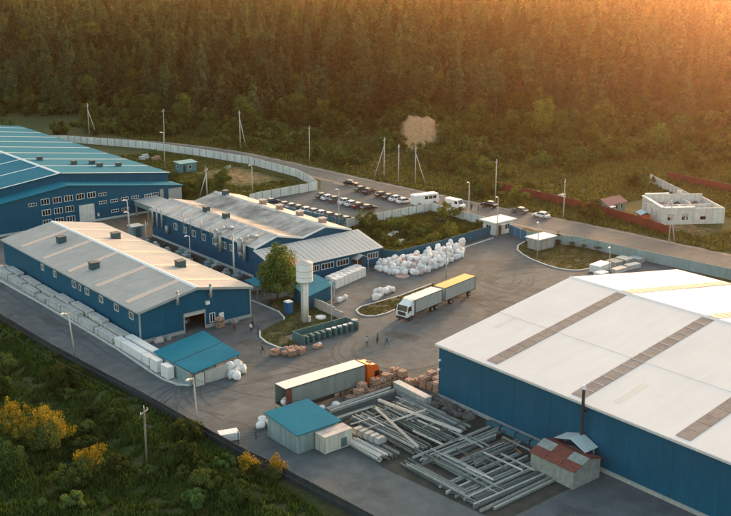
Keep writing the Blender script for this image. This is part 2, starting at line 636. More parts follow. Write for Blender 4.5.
def make_ground():
    fs = np.concatenate([np.arange(-400, 40, 40.0), np.arange(40, 330, 6.0), np.arange(330, 372, .7), np.arange(372, 760, 9.0),
                         np.arange(760, 1500, 60.0), np.arange(1500, 6001, 450.0)])
    rs = np.concatenate([np.arange(-4000, -500, 350.0), np.arange(-500, -140, 30.0), np.arange(-140, 4, 5.0), np.arange(4, 40, .7),
                         np.arange(40, 240, 6.0), np.arange(240, 600, 30.0), np.arange(600, 4001, 350.0)])
    Fg, Rg = np.meshgrid(fs, rs, indexing='ij')
    X, Y = from_fr(Fg, Rg)
    Z = height(X, Y)
    nf, nr = Fg.shape
    idx = np.arange(nf * nr).reshape(nf, nr)
    quads = np.stack([idx[:-1, :-1], idx[1:, :-1], idx[1:, 1:], idx[:-1, 1:]], -1).reshape(-1, 4)
    me = bpy.data.meshes.new('ground')
    me.from_pydata(np.stack([X, Y, Z], -1).reshape(-1, 3).tolist(), [], quads[:, ::-1].tolist())
    me.polygons.foreach_set('use_smooth', [True] * len(me.polygons))
    bare = np.zeros((nf, nr))
    rc = 20.5 + .25 * (Fg - 343)
    wd = np.interp(Fg, [334, 338, 343, 348, 352], [2.2, 3.6, 6.0, 7.4, 6.0])
    bare = np.maximum(bare, np.exp(-((np.abs(Rg - rc) / wd) ** 2.6 + (np.abs(Fg - 343) / 10.5) ** 4)))
    # worn path up to the bank, dug-over plot behind the long hall, earth strip inside the fenced field

    def blob(cx, cy, sx, sy, a):
        return a * np.exp(-(((X - cx) / sx) ** 4 + ((Y - cy) / sy) ** 4))
    for b in ((165.5, 172.5, 4.0, 9, .62), (159, 250, 9, 16, .42), (150, 232, 8, 7, .35), (146, 262, 6, 12, .32),
              (203, 240, 8, 3.5, .6), (207, 140, 7, 14, .45), (212, 160, 4, 8, .35), (213, 247, 7, 4, .6)):
        bare = np.maximum(bare, blob(*b))
    dleft = np.exp(-(((Rg + 93) / 7) ** 2 + ((Fg - 425) / 7) ** 2)) * .6
    bare = np.maximum(bare, dleft)
    at = me.attributes.new('bare', 'FLOAT', 'POINT')
    at.data.foreach_set('value', bare.reshape(-1).astype(np.float32))
    me.materials.append(GROUND)
    return struct(link('ground', me))


make_ground()


def smooth_line(pts, step=2.5):
    P = [Vector((*p, 0)) for p in pts]
    P = [P[0] * 2 - P[1]] + P + [P[-1] * 2 - P[-2]]
    out = []
    for i in range(1, len(P) - 2):
        a, b, c, d = P[i - 1:i + 3]
        n = max(2, int((c - b).length / step))
        for k in range(n):
            t = k / n
            out.append(0.5 * ((2 * b) + (c - a) * t + (2 * a - 5 * b + 4 * c - d) * t * t + (3 * b - a - 3 * c + d) * t ** 3))
    out.append(P[-2])
    return [(p.x, p.y) for p in out]


def strip(name, left, right, z, m):
    n = len(left)
    vs = [(x, y, z) for x, y in left] + [(x, y, z) for x, y in right]
    fs = [(i, i + 1, n + i + 1, n + i) for i in range(n - 1)]
    me = bpy.data.meshes.new(name)
    me.from_pydata(vs, [], fs)
    me.materials.append(m)
    return struct(link(name, me))


def resample(line, n):
    L = [0.0]
    for a, b in zip(line, line[1:]):
        L.append(L[-1] + math.dist(a, b))
    return [(float(np.interp(L[-1] * i / (n - 1), L, [p[0] for p in line])),
             float(np.interp(L[-1] * i / (n - 1), L, [p[1] for p in line]))) for i in range(n)]


far_edge = smooth_line([(60, 395), (105, 372), (129.9, 358), (143, 351), (155, 339), (168, 318), (176.5, 297), (181, 274), (182.4, 250), (183.5, 231),
                        (184.6, 211), (186.2, 193), (187.2, 179.5), (189.5, 162), (191.2, 145.5), (192.6, 125.4), (193.5, 112), (196, 80), (200, 20), (205, -60)])
near_edge = smooth_line([(56, 388), (101, 365), (126, 351), (138, 345.5), (149, 334.5), (162.5, 311), (169.8, 290.5), (174.3, 262.7), (175.6, 240), (176.4, 223),
                         (177.0, 205), (177.6, 190), (177.8, 178), (179.5, 160), (181.6, 143), (183.0, 125.4), (184, 112), (187, 80), (191, 20), (196, -60)])
far_edge, near_edge = resample(far_edge, 160), resample(near_edge, 160)


def offset_line(line, d):
    out = []
    for i, p in enumerate(line):
        a, b = line[max(0, i - 1)], line[min(len(line) - 1, i + 1)]
        t = Vector((b[0] - a[0], b[1] - a[1])).normalized()
        out.append((p[0] - t.y * d, p[1] + t.x * d))
    return out


def wobble(line, amp, seed):
    return [(x + amp * noise.noise((x * .35, y * .35, seed)), y + amp * noise.noise((x * .35, y * .35, seed + 9))) for x, y in line]


strip('road_shoulder', wobble(offset_line(far_edge, 1.3), 0.9, 1), far_edge, 0.010, SHOULDER)
strip('road_shoulder', near_edge, wobble(offset_line(near_edge, -1.6), 1.2, 5), 0.010, SHOULDER)
strip('road', far_edge, near_edge, 0.016, ROADTAR)


def sheet(name, poly, z, m):
    me = bpy.data.meshes.new(name)
    me.from_pydata([(x, y, z) for x, y in poly], [], [tuple(range(len(poly)))])
    me.materials.append(m)
    return struct(link(name, me))


def slab(name, poly, z0, z1, m):
    return struct(MB().prism(poly, z0, z1).build(name, m))


# works yard: one sheet from the wall on the left to the gate on the right
sheet('yard', [(59.2, 205), (59.9, 172), (61.0, 150), (61.9, 137), (63.0, 124), (63.8, 111), (64.6, 100), (66, 88), (68, 60), (72, 20), (150, 20),
               (170, 60), (177.5, 112), (176.6, 128), (175, 140), (170.4, 149.8), (170.3, 156.2), (178.3, 157.5), (178, 164), (170.5, 159.2), (167, 157.2),
               (148, 154.6), (136.7, 154.4), (133.7, 160), (133.5, 226), (60, 232)], 0.008, ASPHALT)
sheet('parking_lot', [(146.2, 184.2), (162.5, 183.8), (172.6, 183.8), (177.3, 187), (177.0, 205), (176.4, 223), (175.2, 232), (166, 220), (147, 219.4), (142.2, 218), (142.6, 204)], 0.008, ASPHALT)
sheet('dirt_path', wobble([(190, 229), (200, 236), (214, 243), (224, 251), (226, 247.5), (215, 239.5), (203, 231), (190, 223)], 1.2, 3), 0.022, DIRT)
sheet('worn_earth', wobble([(108, 206.5), (121, 206.5), (127, 214), (126, 224), (104, 224.5), (98, 214)], 1.0, 3), 0.018, DIRT)


# raised grass beds with kerb stones set end to end
def kerb(pts, seg=2.8, w=0.28, h=0.17, gapz=0.008):
    line = []
    for a, b in zip(pts, pts[1:]):
        n = max(1, round(math.dist(a, b) / seg))
        line += [(a[0] + (b[0] - a[0]) * i / n, a[1] + (b[1] - a[1]) * i / n) for i in range(n)]
    line.append(pts[-1])
    root = bpy.data.objects.new('kerb', None)
    COL.objects.link(root)
    root.location = (*pts[0], 0)
    struct(root)
    for a, b in zip(line, line[1:]):
        L = math.dist(a, b)
        m = MB().obox((0, 0, 0), (L - 0.05, w, h + random.uniform(-.015, .015)))
        m.build('kerb_stone', KERB, root, loc=((a[0] + b[0]) / 2 - pts[0][0], (a[1] + b[1]) / 2 - pts[0][1], gapz),
                rz=math.atan2(b[1] - a[1], b[0] - a[0]))


def arc(cx, cy, r, a0, a1, n):
    return [(cx + r * math.cos(R(a0 + (a1 - a0) * i / n)), cy + r * math.sin(R(a0 + (a1 - a0) * i / n))) for i in range(n + 1)]


tower_bed = [(91.2, 137.6), (89.6, 135.2), (89.0, 132.6), (89.2, 129.6), (90.4, 127.8), (92.3, 127.4), (92.6, 133.4), (105.4, 133.6), (106, 138.5), (105.4, 150), (100.3, 151), (99.4, 144), (98.2, 140.4)]
slab('lawn', tower_bed, 0.0, 0.13, LAWN)
kerb([(91.0, 137.8), (89.4, 135.3), (88.8, 132.6), (89.0, 129.5), (90.3, 127.55), (92.3, 127.15)])
kerb([(98.8, 154.5), (99.2, 144), (98.0, 140.6), (97.2, 139.6)])
truck_bed = [(112.2, 136.6), (110.4, 135.6), (109.7, 134.0), (109.9, 132.6), (111.2, 131.7), (113.5, 131.6), (118.5, 132.8), (131.8, 136.6), (131.2, 138.6), (121.5, 136.9)]
slab('lawn', truck_bed, 0.0, 0.12, LAWN)
kerb([(131.2, 138.9), (121.4, 137.2), (112.1, 136.9), (110.2, 135.85), (109.4, 134.0), (109.6, 132.45), (111.1, 131.4), (113.5, 131.3), (118.6, 132.5), (131.9, 136.3)])
gate_bed = [(168.6, 148.4), (165.2, 147.2), (162.6, 145), (160.8, 142), (159.4, 138), (158.6, 134), (158.5, 130.5), (159.4, 128.2), (161, 127), (164, 126.6), (175.2, 126), (174.7, 137), (172.0, 144.2)]
slab('lawn', gate_bed, 0.0, 0.12, LAWN)
kerb([(168.5, 148.7), (165.0, 147.5), (162.3, 145.2), (160.5, 142.1), (159.1, 138.1), (158.3, 134), (158.2, 130.4), (159.2, 127.95), (160.9, 126.7), (164, 126.3)])
kerb([(67.6, 204), (68.0, 186), (68.5, 172), (68.7, 158), (68.6, 145), (68.2, 134), (68.2, 129.4), (68.9, 126.3), (70.2, 124.9), (71.9, 125.4)], seg=3)
kerb([(59.7, 204), (60.2, 172), (60.9, 158), (61.4, 152)], seg=3, w=0.35)
kerb([(140.5, 152.4), (150, 152.9), (165.6, 155.4)], seg=3)
slab('slab_strip', [(68.6, 126), (72.45, 126), (72.45, 204), (67.9, 204)], 0.0, 0.06, CONC)

# tyre scrubs where lorries swing round: thin worn arcs
marks = []
for cx, cy, r0, a0, a1, k in ((150, 130, 8, 40, 250, 6), (146, 122, 12, 60, 220, 7), (78, 118, 9, 10, 200, 5), (70, 116, 7, 60, 180, 5),
                              (120, 118, 14, 20, 120, 5), (104, 116, 8, 120, 330, 4), (138, 141, 13, 230, 320, 5)):
    for i in range(k):
        r = r0 + i * random.uniform(.6, 1.4)
        s0 = a0 + random.uniform(-15, 15)
        s1 = a1 + random.uniform(-25, 15)
        marks.append(arc(cx + random.uniform(-.8, .8), cy + random.uniform(-.8, .8), r, s0, s1, 26))
for x0, y0, x1, y1 in ((64.5, 200, 65.5, 140), (66.2, 200, 67.0, 138), (66, 122, 92, 119), (68, 117, 100, 116), (66.5, 118, 70, 104), (95, 117, 160, 142), (96, 119.5, 160, 144.5)):
    marks.append([(x0 + (x1 - x0) * i / 12 + .3 * math.sin(i), y0 + (y1 - y0) * i / 12 + .3 * math.cos(i * 1.7)) for i in range(13)])
mv, mf = [], []
for ln in marks:
    w = random.uniform(.10, .26)
    a, b = offset_line(ln, w), offset_line(ln, -w)
    n0 = len(mv)
    z = 0.013 + random.uniform(0, .012)
    mv += [(x, y, z) for x, y in a] + [(x, y, z) for x, y in b]
    n = len(ln)
    mf += [(n0 + i, n0 + n + i, n0 + n + i + 1, n0 + i + 1) for i in range(n - 1)]
me = bpy.data.meshes.new('tyre_marks')
me.from_pydata(mv, [], mf)
me.materials.append(TYREMARK)
tm = link('tyre_marks', me)
tm['kind'] = 'stuff'
tm['label'] = 'dark curved tyre marks on the yard asphalt'

sheet('beam_yard_ground', wobble([(75.5, 88), (77, 70), (94.5, 70), (95.3, 84), (95.3, 98.6), (91, 103), (79, 102.4), (77.5, 96.5)], .8, 3), 0.017, mat('oily_ground', (.045, .048, .038), rough=.95, var=.4, scale=.5, bump=.3))
sheet('lane_ground', wobble([(99.6, 157), (106.9, 160), (106.9, 204), (97.5, 204), (97.5, 164)], .5, 3), 0.017, mat('oily_ground', (.045, .048, .038)))

PATCH = asphalt_mat('patched_asphalt', (0.056, 0.064, 0.065), (0.082, 0.09, 0.09), 0.3)
WORN = asphalt_mat('worn_asphalt', (0.095, 0.105, 0.104), (0.14, 0.148, 0.142), 0.3)
for k, (x, y, a, b, rz) in enumerate(((84, 121, 5, 2.2, .1), (108, 121, 3, 6, .3), (126, 121, 7, 2.6, .5), (66, 165, 2.2, 8, 0), (98, 113.5, 4, 3, .1), (142, 136, 4, 7, .4), (70, 114, 5, 3, .2), (87, 134, 3, 4, 0), (122, 146, 6, 2, .2), (150, 143, 3, 8, .9))):
    c_, s_ = math.cos(rz), math.sin(rz)
    poly = [(x + u * c_ - v * s_, y + u * s_ + v * c_) for u, v in ((-a / 2, -b / 2), (a / 2, -b / 2), (a / 2, b / 2), (-a / 2, b / 2))]
    sheet('asphalt_patch', wobble(poly, .5, k), 0.0112, PATCH if k % 2 else WORN)

# ------------------------------------------------------------------ buildings
def roof_vent(root, x, y, z, s=1.0, cap=True):
    m = MB().box(x - .75 * s, x + .75 * s, y - .75 * s, y + .75 * s, z - .5, z + 1.15 * s)
    v = sub(root, m, 'roof_vent', mat('vent_box', (0.035, 0.085, 0.10), rough=0.6, var=0.2))
    if cap:
        sub(root, MB().box(x - .85 * s, x + .85 * s, y - .85 * s, y + .85 * s, z + 1.15 * s, z + 1.27 * s), 'vent_cap', DKSTEEL, v)
    return v


# --- grey-roofed blue hall on the left
gh = thing('factory_hall', 'long blue metal hall with grey gabled roof and pinkish skylight strips', 'factory building', (83.3, 145, 0))
X0, X1, Y0, Y1, E, RZ = 72.6, 94.0, 145.0, 202.5, 5.5, 7.5
XM = (X0 + X1) / 2
sub(gh, MB().box(X0, X0 + .3, Y0 + .3, Y1, 0, E), 'side_wall', BLUEY)
sub(gh, MB().box(X1 - .3, X1, Y0 + .3, Y1, 0, E), 'side_wall', BLUEY)
w = MB()


def zroof(x):
    return RZ - (RZ - E) * abs(x - XM) / (XM - X0)


for a, b, z0 in ((X0, 80.9, 0), (80.9, 84.7, 3.2), (84.7, X1, 0)):
    prof = [(a, z0), (b, z0), (b, zroof(b))] + ([(XM, RZ)] if a < XM < b else []) + [(a, zroof(a))]
    w.extr(prof, 'y', Y0, Y0 + .3)
sub(gh, w, 'gable_wall', BLUE)
sub(gh, MB().extr([(X0, 0), (X1, 0), (X1, E), (XM, RZ), (X0, E)], 'y', Y1, Y1 + .3), 'gable_wall', BLUE)
sub(gh, MB().box(X0 - .12, 80.7, Y0 - .15, Y0, 0, .55), 'plinth', CONC)
sub(gh, MB().box(84.9, X1 + .1, Y0 - .15, Y0, 0, .55), 'plinth', CONC)
sub(gh, MB().box(X0 - .15, X0, Y0, Y1, 0, .5), 'plinth', CONC)
for s in (-1, 1):
    xe = X0 - .35 if s < 0 else X1 + .35
    ze = E - .06
    m = roofslab(MB(), 'y', [(xe, ze), (XM, RZ)] if s < 0 else [(XM, RZ), (xe, ze)], Y0 - .4, Y1 + .6, .12)
    rf = sub(gh, m, 'roof', GREYROOF)
    for yy in (150.1, 161.3, 172.7, 183.7, 194.4):
        m = MB()
        prof = [(X0 + .5, zroof(X0 + .5) + .05), (XM - .5, zroof(XM - .5) + .05)] if s < 0 else [(XM + .5, zroof(XM + .5) + .05), (X1 - .5, zroof(X1 - .5) + .05)]
        roofslab(m, 'y', prof, yy - .75, yy + .75, .12)
        sub(gh, m, 'skylight_strip', PINKSTRIP, rf)
    # barge trim along the front gable and the eave gutter
    pr = [(xe, ze - .28), (XM, RZ - .28)] if s < 0 else [(XM, RZ - .28), (xe, ze - .28)]
    sub(gh, roofslab(MB(), 'y', pr, Y0 - .5, Y0 - .36, .44), 'barge_board', STEEL)
    xg = xe - .1 if s < 0 else xe - .02
    sub(gh, MB().box(xg, xg + .12, Y0 - .4, Y1 + .6, ze - .12, ze + .09), 'gutter', STEEL)
sub(gh, MB().extr([(XM - .45, RZ + .06), (XM, RZ + .19), (XM + .45, RZ + .06), (XM, RZ + .26)], 'y', Y0 - .45, Y1 + .6), 'ridge_cap', WHITE)
for x, y in ((79.0, 188.8), (76.7, 169.5), (89.0, 185.7), (89.0, 160.1)):
    roof_vent(gh, x, y, zroof(x) + .1)
for y, ww in ((183.2, 1.1), (177.6, 1.1), (169.3, 1.4), (166.9, .6), (164.0, 1.4), (158.5, 1.2), (152.8, 1.3), (147.5, 1.2)):
    window(gh, '-x', y, 4.2, ww, 1.0, X0, 2 if ww > 1 else 1)
window(gh, '-y', 86.2, 1.6, 0.9, 1.5, Y0, 2)
sub(gh, MB().box(87.55, 88.45, Y0 - .12, Y0 + .05, 0, 2.1), 'door', WHITE)
g = MB().box(80.7, 80.9, Y0 - .12, Y0 + .3, 0, 3.4).box(84.7, 84.9, Y0 - .12, Y0 + .3, 0, 3.4).box(80.9, 84.7, Y0 - .12, Y0 + .3, 3.2, 3.4)
gf = sub(gh, g, 'gate_frame', STEEL)
sub(gh, MB().box(80.9, 84.7, Y0 - .08, Y0 + .25, 2.75, 3.2), 'rolled_shutter', CONCPALE, gf)
sub(gh, MB().box(84.95, 85.6, Y0 - .45, Y0, 4.2, 4.75), 'air_conditioner', WHITE)
sub(gh, MB().box(X0 + .3, X1 - .3, Y0 + 9, Y0 + 9.2, 0, 4.8), 'shade_backing', DARK)  # near-black panel added as painted shade behind the open gate
for x, z in ((79.5, 6.0), (85.8, 6.0)):
    m = MB().tube((x, Y0 - .5, z - .6), (x, Y0 - .5, z + 1.5), .26, n=12).tube((x, Y0 - .5, z + 1.5), (x, Y0 - .5, z + 1.85), .34, .1, n=12)
    m.tube((x, Y0, z - .2), (x, Y0 - .5, z - .2), .2, n=10)
    sub(gh, m, 'flue_pipe', STEEL, smooth=True)
for x in (X0 + .1, X1 - .1):
    sub(gh, MB().box(x - .12, x + .12, Y0 - .14, Y0, .5, E - .2), 'downpipe', STEEL)

# --- M-roofed long hall with annex in the middle
mh = thing('workshop_building', 'long blue workshop with twin weathered gable roofs and roof stains behind the leafy tree', 'factory building', (118.5, 163.5, 0))
MX0, MX1, MY0, MY1 = 107.3, 130.6, 163.5, 205.0
prof_top = [(107.3, 6.2), (112.3, 7.8), (118.5, 6.4), (124.3, 7.8), (130.6, 6.2)]
sub(mh, MB().box(MX0, MX0 + .3, MY0 + .3, MY1 - .3, 0, 6.15), 'side_wall', BLUEY)
sub(mh, MB().box(MX1 - .3, MX1, MY0 + .3, MY1 - .3, 0, 6.15), 'side_wall', BLUEY)
for y in (MY0, MY1 - .3):
    w = MB()
    w.extr([(MX0, 0), (118.5, 0), (118.5, 6.4), (112.3, 7.8), (MX0, 6.2)], 'y', y, y + .3)
    w.extr([(118.5, 0), (MX1, 0), (MX1, 6.2), (124.3, 7.8), (118.5, 6.4)], 'y', y, y + .3)
    sub(mh, w, 'gable_wall', BLUE)
rmats = [OLDWHITE, OLDROOF, OLDROOF, OLDWHITE]
pt = [(106.9, 6.1)] + prof_top[1:-1] + [(131.0, 6.1)]
for i in range(4):
    (a, za), (b, zb) = pt[i], pt[i + 1]
    rf = sub(mh, roofslab(MB(), 'y', [(a, za), (b, zb)], MY0 - .35, MY1 + .4, .12), 'roof', rmats[i])
    if i == 0:                        # newer skylight bands on the left slope
        for k in range(6):
            y = 167 + k * 6.3
            sub(mh, roofslab(MB(), 'y', [(a + .5, za + (zb - za) * .1 + .05), (b - .4, zb - .07)], y - .7, y + .7, .12), 'skylight_strip', [PINKSTRIP, OLDROOF][k == 1], rf)
    sub(mh, roofslab(MB(), 'y', [(a, za - .2), (b, zb - .2)], MY0 - .5, MY0 - .33, .36), 'barge_board', WHITE)
for x in (112.3, 124.3):
    sub(mh, MB().extr([(x - .6, 7.78), (x, 8.0), (x + .6, 7.78), (x, 8.08)], 'y', MY0 - .4, MY1 + .45), 'ridge_cap', OLDWHITE)
for x, y, z in ((112.3, 189.6, 7.9), (112.3, 181.7, 7.9), (124.3, 201.0, 7.9)):
    roof_vent(mh, x, y, z, .8)
TERRA = mat('terracotta_vent', (0.33, 0.24, 0.20), rough=0.8, var=0.2)
for y in (190, 183.5, 176, 168):
    m = MB().box(126.6, 127.8, y - .6, y + .6, 6.6, 8.1)
    v = sub(mh, m, 'roof_vent', TERRA)
    sub(mh, MB().box(126.4, 128.0, y - .8, y + .8, 8.15, 8.28), 'vent_cap', OLDWHITE, v)
for y in (194.3, 190.3, 186.6, 182.6, 178.4, 174.5, 171.8, 168.1):
    window(mh, '-x', y, 4.35, 1.2, 1.25, MX0, 2)
for y, h in ((203.5, 7.2), (201.5, 7.0), (199.4, 7.3), (190.0, 8.2), (187.0, 8.4), (182.6, 8.2), (178.9, 8.1)):
    m = MB().tube((MX0 - .55, y, h - 4.4 if y > 199 else 5.2), (MX0 - .55, y, h), .22 if y > 199 else .1, n=10)
    m.tube((MX0, y, h - 2.4), (MX0 - .55, y, h - 2.4), .12, n=8)
    sub(mh, m, 'flue_pipe', STEEL, smooth=True)
for y, zt in ((175.2, 8.0), (166.3, 8.0)):  # big curved ducts on the wall
    m = MB()
    pth = [(MX0 - .6, y, 3.0), (MX0 - .6, y, 6.6), (MX0 - .3, y + .2, 7.4), (MX0 + .8, y + .3, 7.7), (MX0 + 2.4, y - .3, 7.5)]
    for a, b in zip(pth, pth[1:]):
        m.tube(a, b, .36, n=12)
    m.tube((MX0 - 1.1, y + .8, 4.8), (MX0 - 1.1, y + .8, 7.2), .5, n=12).tube((MX0 - 1.1, y + .8, 7.2), (MX0 - 1.1, y + .8, 7.7), .5, .1, n=12)
    m.tube((MX0 - 1.1, y + .8, 4.8), (MX0 - 1.1, y + .8, 3.7), .5, .12, n=12)
    sub(mh, m, 'ventilation_duct', STEEL, smooth=True)
sub(mh, MB().box(MX0 - .15, MX0, MY0, MY1, 0, .45), 'plinth', CONCPALE)
sub(mh, MB().tube((MX0 - .6, 197.2, 2.4), (MX0 - .6, 197.2, 4.0), .42, n=12).box(MX0 - .3, MX0, 197.0, 197.4, 2.7, 2.9), 'wall_tank', STEEL, smooth=True)

ax = thing('annex', 'low blue annex with broad pale sloping roof in front of the workshop', 'annex', (120, 155.5, 0))
AX0, AX1, AY = 106.4, 132.4, 155.5
w = MB()
w.extr([(AY, 0), (MY0 - .02, 0), (MY0 - .02, 5.75), (AY, 3.75)], 'x', AX0 + .5, AX1)
sub(ax, w, 'wall', BLUE)
rf = sub(ax, roofslab(MB(), 'x', [(AY - .5, 3.7), (MY0 - .52, 5.78)], AX0 + .1, AX1 + .3, .12), 'roof', PALESHEET)
for x in np.arange(AX0 + 1.2, AX1, 1.15):
    sub(ax, roofslab(MB(), 'x', [(AY - .48, 3.83), (MY0 - .54, 5.9)], x - .035, x + .035, .05), 'roof_seam', OLDWHITE, rf)
sub(ax, roofslab(MB(), 'x', [(AY - .45, 3.845), (AY + 5.0, 5.2)], 107.6, 112.4, .07), 'salmon_patch', SALMON, rf)
sub(ax, MB().box(AX0 + .1, AX1 + .3, AY - .62, AY - .5, 3.62, 3.84), 'eave_trim', WHITE)
for x, ww in ((112.0, 2.4), (115.6, 2.3), (118.9, 2.9), (122.7, 2.9), (130.4, 2.6)):
    window(ax, '-y', x, 2.25, ww, 1.05, AY, 4)
m = MB()
m.extr([(124.9, 2.6), (126.45, 3.35), (128.0, 2.6), (128.0, 2.72), (126.45, 3.47), (124.9, 2.72)], 'y', AY - 1.9, AY)
po = sub(ax, m, 'porch_roof', STEEL)
for x in (125.0, 127.78):
    sub(ax, MB().box(x, x + .12, AY - 1.8, AY - 1.68, 0, 2.62), 'porch_post', STEEL, po)
sub(ax, MB().box(125.4, 127.5, AY - .12, AY + .02, 0, 2.5), 'door', mat('dark_red_door', (0.055, 0.016, 0.014), rough=0.6, var=0.2))

# --- big blue plant far left
bb = thing('factory_building', 'large blue plant with teal gabled roof and rows of small white windows', 'factory building', (108, 226, 0))
w = MB()
low = [(70, 0), (127, 0), (127, 5.6), (97.2, 9.5), (70, 6.0)]
w.extr(low, 'y', 226, 231.5)
sub(bb, w, 'front_wall', BLUE)
for pr_ in ([(69.7, 5.95), (97.2, 9.5)], [(97.2, 9.5), (127.3, 5.55)]):
    sub(bb, roofslab(MB(), 'y', pr_, 225.6, 231.4, .14), 'front_roof', TEAL)
w = MB().extr([(68, 0), (126.4, 0), (126.4, 8.0), (97.7, 11.4), (68, 7.8)], 'y', 231.5, 330)
sub(bb, w, 'hall_wall', BLUE)
for s, pr_ in ((0, [(67.6, 7.75), (97.7, 11.4)]), (1, [(97.7, 11.4), (126.9, 7.94)])):
    rf = sub(bb, roofslab(MB(), 'y', pr_, 231.0, 330.5, .14), 'roof', TEAL)
    (a, za), (b, zb) = pr_
    for k in range(9):
        y = 231.25 + k * 11.6
        sub(bb, roofslab(MB(), 'y', [(a + .2, za + .1), (b - .2, zb + .1)], y - .2, y + .2, .09), 'roof_flashing', WHITE, rf)
sub(bb, MB().extr([(97.2, 11.5), (97.7, 11.66), (98.2, 11.5), (97.7, 11.72)], 'y', 230.9, 330.6), 'ridge_cap', WHITE)
for x, y in ((101.6, 252.6), (107.5, 245.3), (112.6, 245.8), (112.5, 241.2), (118, 242)):
    roof_vent(bb, x, y, 11.4 - (x - 97.7) * .1185 + .1, .8)
for x in (91.4, 94.3, 97.1, 100.0, 102.8):
    window(bb, '-y', x, 6.5, 1.9, 1.2, 226, 3)
for x in (91.5, 94.4, 97.2):
    window(bb, '-y', x, 3.95, 1.9, 1.2, 226, 3)
for x in (91.5, 94.5, 97.3):
    window(bb, '-y', x, 1.55, 1.9, 1.2, 226, 3)
for x, z in ((88.4, 6.2), (105.6, 6.25), (105.6, 4.3), (108.5, 4.3), (111.3, 4.4), (114.1, 4.35), (108.6, 1.8), (111.3, 1.8), (117.6, 4.3), (119.4, 4.4)):
    window(bb, '-y', x, z, 1.8, .55, 226, 3)
sub(bb, MB().box(99.5, 103.3, 225.84, 226.05, 0, 4.4), 'sliding_gate', OFFWHITE)
sub(bb, MB().box(104.0, 104.5, 225.9, 226.05, 1.1, 1.9), 'notice_board', OFFWHITE)
for x0, x1 in ((120.8, 121.7), (123.1, 126.8)):
    sub(bb, MB().box(x0, x1, 225.7, 226.03, 0, 5.4 if x0 < 122 else 5.2), 'grey_wall_panel', CONC)
sub(bb, MB().box(98.8, 104.2, 225.93, 226.02, 4.6, 4.75), 'trim_line', TEALX)
sub(bb, MB().box(104.1, 127, 225.93, 226.02, 3.1, 3.22), 'trim_line', TEALX)
sub(bb, MB().box(69.9, 127.05, 225.8, 226.0, 0, .5), 'plinth', CONCPALE)
# covered passage linking plant and workshop
lk = thing('covered_walkway', 'grey sheet-roofed passage between the blue plant and the workshop', 'walkway', (117, 215, 0))
sub(lk, MB().box(113.5, 119, 206, 225.4, 2.5, 3.7), 'wall', TEALPALE)
sub(lk, roofslab(MB(), 'y', [(113.2, 3.65), (119.3, 4.1)], 205.6, 225.6, .12), 'roof', mat('grey_sheet', (0.34, 0.36, 0.35), rough=0.6, var=0.15))
for y in (207, 213, 219, 225):
    for x in (113.6, 118.6):
        sub(lk, MB().box(x, x + .3, y - .15, y + .15, 0, 2.5), 'post', STEEL)
bx_ = thing('storage_box', 'pale blue-green storage box at the far corner of the workshop', 'storage box', (104.5, 208, 0))
sub(bx_, MB().box(103.3, 105.9, 206.7, 209.2, 0, 2.3), 'body', TEALPALE)
sub(bx_, MB().box(103.1, 106.1, 206.5, 209.4, 2.3, 2.42), 'roof', STEEL)
sub(bx_, MB().box(104, 105.2, 206.62, 206.72, .1, 2.0), 'door', GREENSTEEL)

# --- white-roofed warehouse on the right
wh = thing('warehouse', 'huge blue-walled warehouse with white gabled roof and brown skylight bands', 'warehouse', (124, 99.3, 0))
WX0, WXM, WX1, WY0, WY1, WE, WR = 95.6, 124.0, 152.4, -14.0, 99.3, 8.0, 12.1
sub(wh, MB().box(WX0, WX0 + .35, WY0, WY1 - .35, 0, WE - .05), 'side_wall', BLUEY)
sub(wh, MB().box(WX1 - .35, WX1, WY0, WY1 - .35, 0, WE - .05), 'side_wall', BLUEY)
for y in (WY0 - .35, WY1 - .35):
    w = MB().extr([(WX0, 0), (WX1, 0), (WX1, WE - .05), (WXM, WR - .05), (WX0, WE - .05)], 'y', y, y + .35)
    sub(wh, w, 'gable_wall', BLUE)
sub(wh, MB().box(WX0 - .2, WX0, WY0, WY1, 0, .5), 'plinth', CONC)


for y in np.arange(0.3, 97, 6.05):
    sub(wh, MB().box(WX0 - .035, WX0, y - .04, y + .04, .5, WE - .3), 'wall_joint', BLUEY)


def zwh(x):
    return WR - (WR - WE) * abs(x - WXM) / (WXM - WX0)


